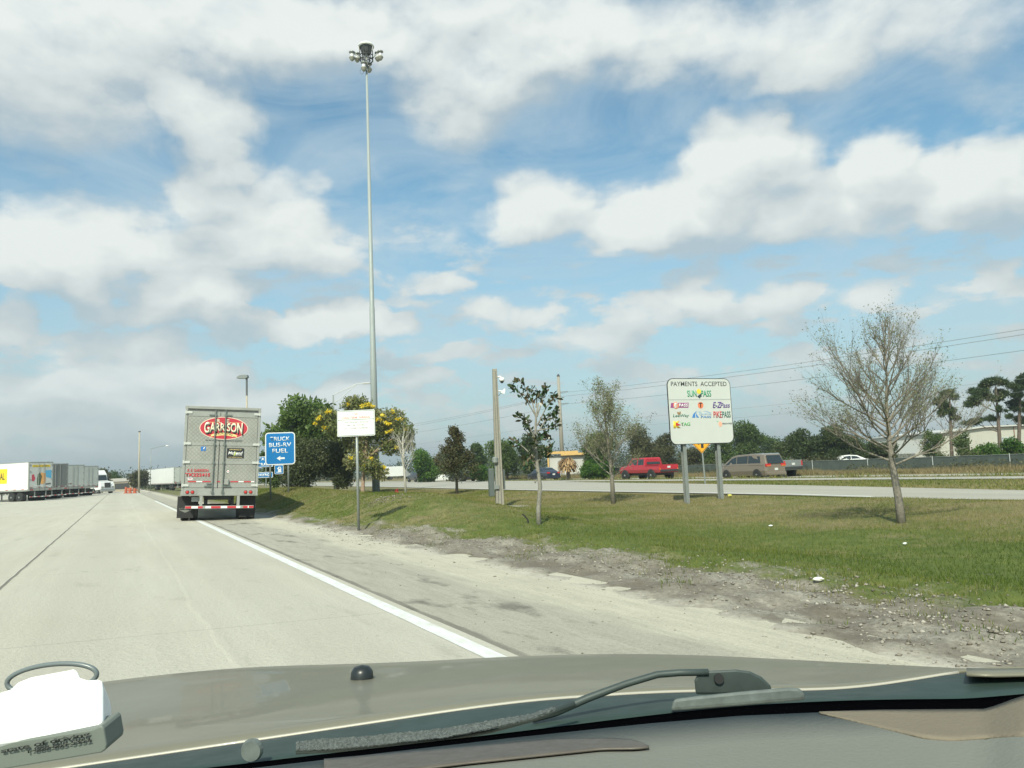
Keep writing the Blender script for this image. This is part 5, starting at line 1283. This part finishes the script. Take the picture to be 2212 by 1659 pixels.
# small bushy oak
q = at(987, 1067); hT = at(990, 923, Y=q.y).z - q.z
t = thing("small_oak", q, 0, "small full-crowned oak with narrow brownish top, left of the camera pole", "tree")
limbs = [(.22 + .72 * i / 26, (i * 137.5) % 360, 25 + 40 * (i / 26), (1.15 - .8 * i / 26), .02) for i in range(26)]
br, tips = branches('trunk', M_barkd, t, ([(0, 0, -.1), (.02, 0, 1.2), (.03, 0, 2.4), (.05, 0, hT - .1)], [.10, .075, .05, .01]), limbs, 9, gen=2, up=.25, nper=(5, 4), spread=.5)
tipleaves('crown', tips, leafmat("leaves_brown_oak", [(.035, .045, .016), (.085, .085, .034), (.19, .15, .075)]), t, .11, 4, 35, .08, .55, tb=.5)
leafcloud('crown', [(0, 0, 1.5, 1.05, 1.05, .75), (0, 0, 2.2, .85, .85, .6), (.1, 0, 2.8, .4, .4, .5)], 5000, .10, L_oak, t, 36, tb=.42)
# bare sapling
q = at(877, 1071); hT = at(873, 925, Y=q.y).z - q.z
t = thing("bare_sapling", q, 0, "leafless pale sapling with upright twigs in front of the flowering tree", "tree")
limbs = [(.40 + .55 * i / 20, (i * 137.5) % 360, 55 + rl.uniform(-14, 16), (1.7 - .8 * i / 20), .025) for i in range(20)]
branches('trunk', mat("bark_white", (.50, .47, .40), .8, var=.2), t, ([(0, 0, -.1), (-.05, 0, 1.3), (-.10, 0, 2.4), (-.12, 0, hT - .5)], [.085, .065, .045, .015]), limbs, 10, gen=2, up=.5, nper=(4, 3), spread=.35)

# generic crowned tree
def tree(name, px_, Y, py_top, hwpx, label, L, n, size, seed, py_low=None, group=None, k_=16, tb=.5, trunk=True, depth=.8, bark=None, py_base=1040, asp=.5):
    q = gpos(px_, Y, py_base); zt = at(px_, py_top, Y=Y).z - q.z; kk = Y / FPX; rx = hwpx * kk
    zl = (at(px_, py_low, Y=Y).z - q.z) if py_low else zt * .12
    t = thing(name, q, 0, label, "tree" if trunk else "bush", group)
    cz = (zt + zl) / 2; rz_ = (zt - zl) / 2
    cr = min(rx, rz_) * .42
    cl = clumps((0, 0, cz), (rx - cr * .6, (rx - cr * .6) * depth, rz_ - cr * .5), k_, cr, seed)
    cl.append((0, 0, cz, rx * .6, rx * .6 * depth, rz_ * .6))
    leafcloud('crown', cl, n, size, L, t, seed, tb=tb, aspect=asp)
    if trunk:
        rr = random.Random(seed); mb = MB()
        mb.tube([(0, 0, -.2), (rr.uniform(-.1, .1), 0, cz * .6), (0, 0, cz)], [max(.03 * zt, .06), .022 * zt, .012 * zt], 8)
        for c in cl[:7]: mb.tube([(0, 0, cz * .55), (c[0] * .5, c[1] * .5, (cz * .6 + c[2]) / 2), (c[0], c[1], c[2])], [.014 * zt, .010 * zt, .004 * zt], 5)
        mb.build('trunk', bark or M_barkd, t)
    return t
# thicket beside the blue sign
tree("leafy_tree", 655, 59, 858, 82, "broad tree with drooping big green leaves rising above the blue fuel sign", leafmat("leaves_broad", [(.035, .070, .016), (.085, .145, .030), (.18, .25, .07)]), 9000, .34, 41, py_low=985, k_=26, tb=.55, asp=.42)
tree("dark_shrub", 665, 57, 932, 62, "tall dark olive thicket of fine leaves behind the fuel sign's right post", leafmat("leaves_thicket", [(.045, .062, .026), (.090, .110, .044), (.155, .160, .078)]), 26000, .15, 42, py_low=1062, k_=20, tb=.4)
tree("dark_shrub", 730, 57, 950, 42, "dark shrub directly left of the flowering tree's trunk", MATS["leaves_thicket"], 15000, .15, 43, py_low=1064, k_=14, tb=.35)
tree("dark_shrub", 592, 60, 965, 34, "green shrub at the thicket's left end behind the blue sign posts", L_mid, 9000, .17, 44, py_low=1062, k_=12, tb=.45)
# flowering tree
YF = 54.0; q = gpos(783, YF, 1062); kf = YF / FPX
t = thing("flowering_tree", q, 0, "yellow-blossomed tree of pale green leaves in front of the tall mast", "tree")
def fp(px_, py_, dy=0): p = at(px_, py_, Y=YF); return (p.x - q.x, dy, p.z - q.z)
cl = []
for (px_, py_, rx, rz_, dy) in ((705, 905, 30, 24, .3), (735, 930, 32, 24, -.4), (770, 880, 34, 24, .2), (795, 900, 22, 20, -.3), (748, 905, 26, 20, .5), (845, 905, 32, 24, .2), (872, 935, 26, 30, -.3), (830, 935, 28, 26, .4), (800, 935, 26, 22, 0), (765, 955, 30, 24, .4),
     (845, 965, 30, 18, .2), (882, 955, 14, 24, .1), (770, 995, 26, 20, -.3), (805, 1008, 24, 18, -.5), (822, 1022, 20, 16, -.4), (790, 975, 22, 18, .3), (765, 868, 20, 12, 0), (815, 895, 14, 14, .1)):
    c = fp(px_, py_, dy); cl.append((*c, rx * kf, rx * kf * .9, rz_ * kf))
leafcloud('crown', cl, 15000, .21, L_yel, t, 45, tb=.55, aspect=.45)
fl = []
for (a_, b__) in ((155, 580), (190, 540), (210, 525), (270, 480), (295, 470), (240, 630), (275, 622), (670, 405), (700, 420), (640, 405), (885, 465), (805, 510), (745, 540), (785, 550), (830, 575), (860, 590), (940, 540), (980, 545), (1015, 640), (835, 662), (880, 655), (925, 805), (505, 905), (695, 910), (620, 980), (700, 970), (740, 990), (710, 1035), (800, 990), (480, 400), (610, 420)):
    c = fp((a_ * .4219 + 1200) / 1.8517, (b__ * .4219 + 1450) / 1.8517, -.55 + rl.uniform(-.3, .3)); fl.append((*c, .15, .15, .11))
leafcloud('blossom', fl, 1300, .11, L_flower, t, 46, tb=.6, aspect=.8)
mb = MB().tube([fp(783, 1075), fp(785, 1030), fp(790, 985), fp(792, 950)], [.16, .12, .10, .07], 9)
for c in cl[::2]: mb.tube([fp(788, 995), (c[0] * .5 + .1, c[1] * .5, c[2] * .5 + 1.4), (c[0], c[1], c[2])], [.07, .045, .015], 6)
mb.build('trunk', mat("bark_brown", (.34, .24, .17), .85, var=.3), t)

# trees beyond the main road
grpB = "trees and bushes beyond the main road"
spec = [
 ("round_tree", 921, 104, 966, 33, 1044, L_bright, 9000, .26, 51, "round bright green tree just right of the flowering tree", .45),
 ("olive_tree", 965, 112, 972, 34, 1040, L_olive, 7000, .26, 52, "dull brown-green tree behind the small oak", .5),
 ("dark_tree", 1034, 118, 952, 22, 1030, L_mid, 5000, .28, 53, "dark loose tree left of the camera pole", .35),
 ("willow_like_tree", 1096, 100, 938, 46, 1040, L_mid, 15000, .24, 54, "wide mid-green drooping tree directly behind the camera pole", .55),
 ("leafy_tree", 1150, 96, 938, 34, 1035, L_dark, 9000, .24, 55, "dark green tree behind the magnolia", .55),
 ("green_bush", 1042, 90, 1004, 26, 1046, L_bright, 5000, .20, 56, "low yellow-green bush left of the camera pole cabinet", .5),
 ("leafy_tree", 1300, 98, 928, 40, 1035, L_mid, 12000, .24, 57, "mid-green tree behind the slim young oak", .45),
 ("green_bush", 1298, 80, 992, 48, 1040, L_bright, 13000, .20, 58, "dense low bright green bush at the foot of the slim young oak", .40),
 ("olive_tree", 1392, 96, 917, 48, 1030, L_olive, 13000, .22, 59, "wide grey-green tree above the red pickup", .45),
 ("olive_tree", 1440, 100, 928, 34, 1030, L_olive, 8000, .22, 60, "grey-green tree touching the left edge of the payments sign", .40),
 ("leafy_tree", 1500, 104, 962, 34, 1025, L_olive, 7000, .24, 61, "low tree seen between the two payments sign posts", .5),
 ("leafy_tree", 1560, 100, 945, 34, 1025, L_mid, 8000, .24, 62, "green tree directly right of the yellow diamond sign", .45),
 ("domed_tree", 1622, 112, 911, 46, 1020, L_mid, 14000, .26, 63, "tall dome-shaped green tree right of the payments sign", .40),
 ("leafy_tree", 1676, 125, 936, 34, 1015, L_mid, 6000, .28, 64, "distant green tree above the brown minivan", .40),
 ("spreading_tree", 1738, 88, 927, 52, 1008, L_dark, 14000, .22, 65, "spreading dark olive tree over the silver pickup", .55),
 ("spreading_tree", 1815, 86, 914, 62, 1006, L_dark, 19000, .22, 66, "broad dark olive tree left of the big bare tree", .55),
 ("leafy_tree", 1905, 92, 945, 52, 1005, L_dark, 12000, .22, 67, "dark tree behind the big bare tree's trunk", .50),
 ("fence_bush", 1845, 76, 998, 34, 1020, L_bright, 6000, .18, 68, "bright green bush climbing the mesh fence", .45),
 ("fence_bush", 1925, 74, 990, 40, 1018, L_bright, 7000, .18, 69, "green bush on the fence right behind the bare tree trunk", .40),
 ("leafy_tree", 2022, 90, 925, 26, 1008, L_mid, 5000, .20, 70, "thin leafy tree in front of the cream warehouse's left end", .55),
 ("fence_bush", 2060, 74, 985, 30, 1018, L_mid, 4000, .18, 71, "loose green bush in front of the warehouse lean-to", .50),
 ("leafy_tree", 2090, 80, 930, 20, 1010, L_mid, 3500, .20, 85, "thin small tree before the middle of the cream warehouse wall", .55),
 ("green_bush", 2150, 66, 958, 48, 1024, L_bright, 15000, .18, 72, "large bright green bush at the right edge below the pines", .42),
 ("green_bush", 2205, 60, 942, 44, 1026, L_bright, 14000, .18, 73, "tall green bush cut off by the right edge", .40),
 ("dark_tree", 2205, 130, 925, 50, 990, L_dark, 7000, .30, 74, "dark tree far behind the warehouse at the right edge", .45),
 ("round_tree", 301, 132, 1014, 26, 1060, L_olive, 6000, .28, 75, "round olive-green tree beside the tan post at the far end of the lot", .35),
 ("leafy_tree", 221, 135, 1007, 16, 1056, L_olive, 3500, .30, 76, "thin tree behind the white road tractor", .45),
 ("dark_tree", 247, 165, 1017, 20, 1056, L_mid, 3500, .34, 77, "dark tree between the road tractor and the round tree", .35),
 ("leafy_tree", 356, 190, 1012, 34, 1050, L_dark, 4000, .36, 78, "dark tree behind the far white trailers", .4),
]
for (nm, px_, Y, pt_, hw_, pl, L, n, sz, sd, lab, tb) in spec:
    bush = "bush" in nm
    tree(nm, px_, Y, pt_, hw_, lab, L, n, sz, sd, py_low=pl, group=grpB if px_ > 900 else None, tb=tb, trunk=not bush, k_=18)

# pines on the right
def pine(px_, Y, py_top, py_base, label, cls, seed, n, bend=0):
    q = gpos(px_, Y, py_base); kk = Y / FPX; t = thing("pine_tree", q, 0, label, "tree", "slash pines by the warehouse")
    def pp(a_, b__): p = at(a_, b__, Y=Y); return Vector((p.x - q.x, 0, p.z - q.z))
    top = pp(px_ + bend, py_top); mb = MB().tube([(0, 0, -.3), tuple(top * .5), tuple(top)], [.22, .17, .07], 8)
    cl = []; rr = random.Random(seed)
    for (a_, b__, rx, rz_) in cls:
        c = pp(a_, b__); c.y = rr.uniform(-.8, .8)
        base_ = Vector((top.x * min(c.z / top.z, 1) * .9, 0, max(c.z - 1.4, 1.5)))
        mb.tube([base_, base_.lerp(c, .5) + Vector((0, 0, -.1)), c], [.07, .05, .02], 5)
        for _ in range(5): cl.append((c.x + rr.gauss(0, rx * kk * .5), c.y + rr.gauss(0, rx * kk * .4), c.z + rr.gauss(0, rz_ * kk * .45), rx * kk * .60, rx * kk * .60, rz_ * kk * .55))
    leafcloud('crown', cl, int(n * 1.5), .26, L_pine, t, seed, aspect=.22, tb=.55, fill=.45)
    mb.build('trunk', mat("bark_pine", (.13, .10, .075), .9, var=.3), t)
pine(2163, 84, 835, 1000, "tall pine with layered flat-topped crown left of the warehouse's far door", [(2105, 865, 18, 12), (2120, 838, 20, 12), (2145, 825, 22, 12), (2140, 862, 16, 10), (2105, 908, 18, 7), (2140, 905, 14, 5), (2165, 845, 12, 12), (2155, 885, 8, 6)], 81, 15000, -12)
pine(2200, 88, 805, 1000, "tall dense pine at the right edge of the view", [(2190, 845, 18, 14), (2205, 815, 22, 14), (2225, 830, 24, 18), (2200, 870, 16, 12), (2225, 880, 22, 14), (2215, 905, 16, 9), (2190, 898, 10, 6)], 82, 17000, 5)
pine(2057, 92, 850, 1005, "slender pine with a small crown behind the big bare tree", [(2035, 870, 14, 14), (2048, 855, 16, 10), (2058, 880, 12, 12), (2035, 895, 14, 8), (2060, 902, 12, 5)], 83, 8000, -6)

# brown palm with a skirt of dead fronds
q = gpos(1228, 76, 1038); t = thing("dead_palm", q, 0, "short palm with a shaggy skirt of dead brown fronds beside the workshop", "palm tree")
zt = at(1228, 992, Y=76).z - q.z; mb = MB().tube([(0, 0, -.3), (0, 0, zt)], [.2, .16], 9); mb.build('trunk', M_barkd, t)
V = []; T_ = []; rl = random.Random(12)
for i in range(260):
    a_ = rl.uniform(0, 6.28); el_ = rl.uniform(-.2, .8); Lf = rl.uniform(.7, 1.15); w_ = rl.uniform(.03, .07); px0 = Vector((0, 0, zt - rl.uniform(0, .6))); prev = px0; dr = Vector((math.cos(a_), math.sin(a_), el_)).normalized(); tn = rl.random(); sid = Vector((-math.sin(a_), math.cos(a_), 0))
    for j in range(4):
        nx = prev + dr * Lf / 4 * 1.25; V += [prev - sid * w_, prev + sid * w_, nx + sid * w_ * 1.2, nx - sid * w_ * 1.2]; T_ += [tn] * 4; prev = nx; dr = (dr + Vector((0, 0, -.62))).normalized()
fast('dead_frond_skirt', [tuple(v) for v in V], np.arange(len(V)).reshape(-1, 4), L_dead, t, T_)

# far treeline all round the horizon
rng2 = np.random.default_rng(90); cl = []
for i in range(420):
    a_ = R(-62 + 124 * i / 420); d = 210 + 60 * rng2.random(); hh = (4.0 + 4.5 * rng2.random()) * (1.0 if a_ > R(-8) else .72); r_ = 3.5 + 3 * rng2.random()
    cl.append((d * math.sin(a_), d * math.cos(a_), hh * .42, r_ * 1.3, r_, hh * .5))
    if False: cl.append((d * math.sin(a_), d * math.cos(a_), hh * 1.15, r_ * .5, r_ * .5, r_ * .35))
o = leafcloud('distant_treeline', cl, 130000, .55, leafmat("leaves_far", [(.040, .060, .030), (.065, .090, .045), (.10, .12, .065)]), None, 91, tb=.45); tag(o, "low distant line of trees along the horizon", "treeline", kind='stuff')
# scrubby undergrowth between fence and trees
cl = []
for i in range(150):
    v_ = -5 + 150 * rng2.random(); u_ = 58.5 + 5 * rng2.random(); x_, y_ = U2W(u_, v_); cl.append((x_, y_, .45, .9 + rng2.random(), .9, .35 + .7 * rng2.random() ** 2))
for i in range(90):
    v_ = -5 + 120 * rng2.random(); x_, y_ = U2W(55.8 + rng2.random(), v_); cl.append((x_, y_, .25, .8 + rng2.random(), .5, .2 + .5 * rng2.random() ** 2))
o = leafcloud('undergrowth', cl, 42000, .16, L_olive, None, 92, tb=.45); tag(o, "tangled low undergrowth along the mesh fence", "undergrowth", kind='stuff')
# ------------------------------------------------------------------ the car the picture is taken from: bonnet, cowl, wiper, dashboard
car_t = thing("own_car", (0, 0, 0), 0, "beige car seen from inside: bonnet, dark cowl, wiper and grey dashboard along the bottom", "car")
M_hood = mat("beige_paint", (.190, .180, .130), .46, .15, coat=.18, var=.03, vscale=1.2)
M_cowl = mat("cowl_plastic", (.024, .044, .036), .55, var=.15, vscale=8)
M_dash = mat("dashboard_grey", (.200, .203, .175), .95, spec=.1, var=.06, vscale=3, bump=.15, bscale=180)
M_dasht = mat("dashboard_tan", (.195, .168, .125), .95, spec=.1, var=.08, vscale=3, bump=.2, bscale=180)  # tan against the grey: light and glare on one dash, put into the colours
def pl(pts, xs):      # polyline in the picture -> y at x
    a_ = np.array(pts, float); return np.interp(xs, a_[:, 0], a_[:, 1])
def smoothy(y, k=5):
    yp = np.pad(y, k, mode='edge'); ker = np.ones(2 * k + 1) / (2 * k + 1); return np.convolve(yp, ker, 'valid')
XS = np.linspace(-420, 2700, 105)
front = smoothy(pl([(-420, 1560), (0, 1505), (235, 1472), (450, 1448), (640, 1437), (830, 1436), (1000, 1424), (1250, 1414), (1400, 1413), (1600, 1420), (1800, 1432), (2000, 1441), (2212, 1452), (2700, 1490)], XS))
rear = smoothy(pl([(-420, 1760), (0, 1678), (170, 1653), (600, 1590), (1000, 1530), (1160, 1510), (1400, 1494), (1600, 1489), (1740, 1489), (1850, 1484), (1950, 1470), (2040, 1455), (2090, 1446), (2212, 1442), (2700, 1440)], XS), 2)
def surf(rows, name, m_, parent, smooth=True, solid=.012):
    """rows: [(y of picture per XS, depth per XS)] of a real sheet at those depths"""
    R_ = []
    for (yy, dd) in rows:
        R_.append([tuple(at(float(x), float(y), Y=float(d_))) for x, y, d_ in zip(XS, yy, np.broadcast_to(dd, XS.shape))])
    mb = MB(); mb.loft(R_, cap=False, closed=False); return mb.build(name, m_, parent, smooth=smooth, solid=solid, fix=False)
df = np.interp(XS, [-420, 1000, 2700], [1.75, 2.15, 2.2]); dr_ = np.interp(XS, [-420, 600, 1700, 2700], [1.02, 1.12, 1.22, 1.26])
rows = []
# down the front of the bonnet beyond its crest
rows.append((front + 60, df + .42)); rows.append((front + 14, df + .22)); rows.append((front + 2, df + .08))
for s_ in np.linspace(0, 1, 9):
    e_ = 1 - (1 - s_) ** 1.0
    rows.append((front * (1 - s_) + (rear) * s_, df * (1 - s_) ** 1.0 + dr_ * (1 - (1 - s_) ** 1.0)))
hood = surf(rows, 'bonnet', M_hood, car_t, solid=.004)
# rolled rear lip of the bonnet
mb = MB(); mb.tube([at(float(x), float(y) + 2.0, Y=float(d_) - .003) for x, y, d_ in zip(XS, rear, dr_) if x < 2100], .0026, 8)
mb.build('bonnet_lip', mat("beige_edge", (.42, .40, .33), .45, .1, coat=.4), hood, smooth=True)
# cowl below the lip, down to the glass seal
seal = smoothy(pl([(-420, 1790), (0, 1718), (280, 1681), (450, 1663), (700, 1633), (1106, 1586), (1400, 1549), (1600, 1528), (1750, 1519), (1900, 1514), (2060, 1513), (2150, 1512), (2212, 1500), (2700, 1470)], XS), 3)
rows = [(rear + 6, dr_ - .01), (rear + 10, dr_ - .05), (rear * .6 + seal * .4, dr_ - .09), (rear * .25 + seal * .75, dr_ - .14), (seal + 8, dr_ - .20)]
cowl = surf(rows, 'cowl', M_cowl, car_t, solid=.003)
d_s = dr_ - .23
sealb = pl([(-420, 1800), (0, 1728), (450, 1674), (1106, 1597), (1400, 1566), (1600, 1549), (1760, 1542), (1900, 1538), (2130, 1536), (2160, 1526), (2212, 1506), (2700, 1480)], XS)
rows = [(seal, d_s), (seal * .5 + sealb * .5 - 1, d_s - .012), (sealb, d_s - .02), (sealb + 3, d_s - .03)]
surf(rows, 'windscreen_seal', mat("seal_black", (.0015, .0015, .002), 1.0, spec=0), car_t, solid=.004)
# dashboard top
dd0 = d_s - .03
rows = [(sealb + 1, dd0), (sealb + 60, dd0 - .13), (sealb + 130, dd0 - .25), (sealb + 260, dd0 - .40), (sealb + 420, dd0 - .52)]
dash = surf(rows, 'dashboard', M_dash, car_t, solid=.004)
# tan patch at the passenger end: a light boundary on the dash, painted as colour
def patch(poly, depthf, name, m_, parent, lift=.004):
    vs_ = []
    for (x, y) in poly: vs_.append(at(x, y, Y=depthf(x, y)) + Vector((0, 0, lift)))
    return MB().add(vs_, [tuple(range(len(vs_)))]).build(name, m_, parent, solid=.003, fix=False)
def dash_depth(x, y):
    sb = float(np.interp(x, XS, sealb)); d0 = float(np.interp(x, XS, dd0)); return float(np.interp(y - sb, [0, 60, 130, 260, 420], [d0, d0 - .13, d0 - .25, d0 - .40, d0 - .52]))
def gridpatch(xs_, top, bot, name, m_, parent, lift=.003):
    R_ = []
    for s_ in np.linspace(0, 1, 8): R_.append([tuple(at(x, top(x) * (1 - s_) + bot(x) * s_, Y=dash_depth(x, top(x) * (1 - s_) + bot(x) * s_)) + Vector((0, 0, lift))) for x in xs_])
    return MB().loft(R_, cap=False, closed=False).build(name, m_, parent, smooth=True, solid=.002, fix=False)
gridpatch(np.linspace(1770, 2500, 40), lambda x: float(np.interp(x, XS, sealb)) + 2.5, lambda x: float(np.interp(x, [1770, 1900, 2000, 2060, 2150, 2300, 2500], [1546, 1578, 1602, 1607, 1600, 1596, 1590])), 'dash_light_patch', M_dasht, dash)
# oblong defroster trim
gridpatch(np.linspace(700, 1403, 40), lambda x: float(np.interp(x, [700, 1000, 1200, 1320, 1375, 1403], [1652, 1625, 1607, 1606, 1611, 1624])), lambda x: float(np.interp(x, [700, 1000, 1300, 1375, 1403], [1700, 1662, 1630, 1629, 1626])), 'defroster_trim', mat("trim_taupe", (.095, .082, .066), .5, var=.15, vscale=30), dash, .005)
# washer nozzle
c = at(782, 1468, Y=1.84)
wn_ = MB().lathe((0, 0, -.006), [(.026, -.03), (.0265, .008), (.025, .024), (.018, .034), (.003, .038)], 18); wn_.build('washer_nozzle', mat("nozzle_black", (.02, .024, .024), .35), car_t, smooth=True, loc=c)
# wiper: arm, pivot cover and blade
M_wip = mat("wiper_grey", (.050, .066, .060), .5, .1, var=.15, vscale=30)
def W_(px_, py_, Y_): return at(px_, py_, Y=Y_)
YW = 1.06
wa = MB().tube([W_(1530, 1452, YW), W_(1470, 1453, YW), W_(1420, 1457, YW), W_(1350, 1478, YW - .01), W_(1270, 1508, YW - .02), W_(1200, 1538, YW - .03), W_(1150, 1552, YW - .04)], [.0045, .0045, .0045, .0045, .005, .0055, .005], 8).build('wiper_arm', M_wip, car_t, smooth=True)
out = [(1503, 1500), (1500, 1470), (1506, 1457), (1530, 1449), (1590, 1446), (1620, 1450), (1645, 1462), (1664, 1480), (1668, 1492), (1600, 1500)]
fr_ = [tuple(W_(x, y, YW)) for x, y in out]; bk = [tuple(W_(x, y, YW + .035)) for x, y in out]; nn = len(out)
pc = MB().add(fr_ + bk, [tuple(range(nn)), tuple(range(2 * nn - 1, nn - 1, -1))] + [(i, i + nn, (i + 1) % nn + nn, (i + 1) % nn) for i in range(nn)]).build('pivot_cover', M_wip, car_t, bevel=.003)
c = W_(1553, 1466, YW - .002); MB().lathe((0, 0, 0), [(.0065, -.002), (.0065, .002)], 14, 'Y').build('cover_hole', M_black, pc, loc=c)
M_frost = mat("cowl_worn", (.115, .135, .125), .6, var=.3, vscale=60)
out = [(1448, 1536), (1455, 1510), (1500, 1504), (1600, 1494), (1700, 1485), (1728, 1486), (1738, 1500), (1740, 1512), (1600, 1524)]
fr_ = [tuple(W_(x, y, .995)) for x, y in out]; bk = [tuple(W_(x, y, 1.03)) for x, y in out]; nn = len(out)
MB().add(fr_ + bk, [tuple(range(nn)), tuple(range(2 * nn - 1, nn - 1, -1))] + [(i, i + nn, (i + 1) % nn + nn, (i + 1) % nn) for i in range(nn)]).build('cowl_cover', M_frost, car_t, bevel=.004)
wb_ = MB().tube([W_(1240, 1520, .985), W_(1150, 1550, .96), W_(1060, 1572, .94), W_(960, 1590, .93), W_(800, 1610, .925), W_(640, 1622, .92)], [.004, .005, .006, .007, .006, .004], 7).build('wiper_blade', M_wip, car_t, smooth=True)
sn = random.Random(2); mb = MB(); up_, dn_ = [], []
for i in range(141):
    s_ = i / 140; px_ = 640 + 560 * s_; yc = float(np.interp(px_, [640, 800, 960, 1060, 1150, 1200], [1612, 1601, 1584, 1566, 1547, 1530])); hh = float(np.interp(s_, [0, .1, .7, 1], [9, 12, 9, 3]))
    up_.append(W_(px_, yc - hh + sn.uniform(-1.5, 1.5), .925)); dn_.append(W_(px_, yc + hh + sn.uniform(-1, 1), .915))
mb.loft([[tuple(p) for p in up_], [tuple(p) for p in dn_]], cap=False, closed=False)
mm = mat("worn_edge", (.16, .18, .17), .8, var=.55, vscale=320, bump=.8, bscale=500)
mb.build('worn_strip', mm, wb_, solid=.002, fix=False)
c = W_(545, 1620, .93); MB().lathe((0, 0, 0), [(.011, -.006), (.013, 0), (.011, .006), (.007, .007)], 18, 'Y').build('cowl_clip', M_frost, car_t, loc=c)
# raised corner of the wing at the right
R_ = []
for (yt, yb, d_) in ((1446, 1470, 1.22), (1450, 1482, 1.18), (1458, 1500, 1.12)):
    R_.append([tuple(W_(x, yt + (yb - yt) * f_ + 0 * x, d_)) for x, f_ in ((2088, 0), (2150, .05), (2250, 0), (2500, -.1))])
MB().loft(R_, cap=False, closed=False).build('wing_corner', M_hood, car_t, smooth=True, solid=.004, fix=False)

# toll transponder on the windscreen at the lower left
dv = thing("toll_transponder", (0, 0, 0), 0, "white plastic toll transponder with black print at the lower left, on the windscreen", "transponder")
YD_ = .50
topf = [(-120, 1530), (0, 1495), (22, 1488), (40, 1472), (68, 1461), (150, 1446), (160, 1443), (167, 1450), (172, 1462), (190, 1468), (212, 1466), (220, 1470), (222, 1485), (222, 1555), (218, 1566), (200, 1573), (0, 1604), (-120, 1622)]
v0 = [at(x, y, Y=YD_ + (1600 - y) / 1000 * .22) for x, y in topf]; v1 = [p + Vector((.0, .012, -.018)) for p in v0]
body_d = MB()
nn = len(topf)
# the broad lit face leans back towards the glass
body_d.add([tuple(p) for p in v0 + v1], [tuple(range(nn)), tuple(range(2 * nn - 1, nn - 1, -1))] + [(i, i + nn, (i + 1) % nn + nn, (i + 1) % nn) for i in range(nn)])
bd = body_d.build('housing', mat("transponder_white", (.88, .88, .86), .35), dv, bevel=.0015)
ff = [(-120, 1624), (0, 1606), (200, 1575), (219, 1567), (224, 1574), (230, 1610), (228, 1620), (218, 1627), (0, 1664), (-120, 1684)]
f0 = [at(x, y, Y=YD_ + .001) for x, y in ff]; f1 = [p + Vector((0, .022, .002)) for p in f0]; nn = len(ff)
M_tf = mat("transponder_shaded_front", (.155, .175, .150), .5)  # front of the white housing, its shade put into a darker colour
fo = MB().add([tuple(p) for p in f0 + f1], [tuple(range(nn)), tuple(range(2 * nn - 1, nn - 1, -1))] + [(i, i + nn, (i + 1) % nn + nn, (i + 1) % nn) for i in range(nn)]).build('front_edge', M_tf, dv, bevel=.001)
M_tp = mat("transponder_print", (.018, .022, .02), .5)
def tline(s_, xa, ya, xb, yb, h):
    a_ = at(xa, ya, Y=YD_ - .0008); b__ = at(xb, yb, Y=YD_ - .0008); w_ = (b__ - a_).length
    e = thing("t", (0, 0, 0)); o_ = text(s_, 0, 0, w_, h, M_tp, e, 0, bold=.02, dep=.0003); bpy.data.objects.remove(e)
    o_.parent = fo; dx = (b__ - a_).normalized(); o_.matrix_parent_inverse = Matrix()
    o_.location = (a_ + b__) / 2; o_.rotation_euler = (0, -math.atan2(dx.z, dx.x), 0); return o_
tline("the state of driving", -50, 1634, 194, 1586, .0034)
tline("1-888-865-5352", 60, 1622, 196, 1597, .0028)
c = at(112, 1462, Y=.66)
ringp = [at(112 + 97 * math.cos(a_ * math.pi / 20) , 1466 - 31 * math.sin(a_ * math.pi / 20) + 0 - 10 * math.cos(a_ * math.pi / 20), Y=.66) for a_ in range(40)]
MB().tube(ringp, .0020, 8, closed=True, ref=Vector((0, 1, 0))).build('mounting_ring', mat("ring_clear_grey", (.14, .165, .165), .3), dv, smooth=True)

# ------------------------------------------------------------------ the air between
hm = bpy.data.materials.new("air"); hm.use_nodes = True; hn = hm.node_tree; hn.nodes.clear()
pv = hn.nodes.new('ShaderNodeVolumePrincipled'); pv.inputs['Color'].default_value = (.86, .93, .96, 1); pv.inputs['Density'].default_value = .0006; pv.inputs['Anisotropy'].default_value = .35
ho = hn.nodes.new('ShaderNodeOutputMaterial'); hn.links.new(pv.outputs[0], ho.inputs['Volume'])
hz_ = MB().box((0, 500, 22), (2600, 2600, 50)).build('haze', hm); tag(hz_, kind='stuff')
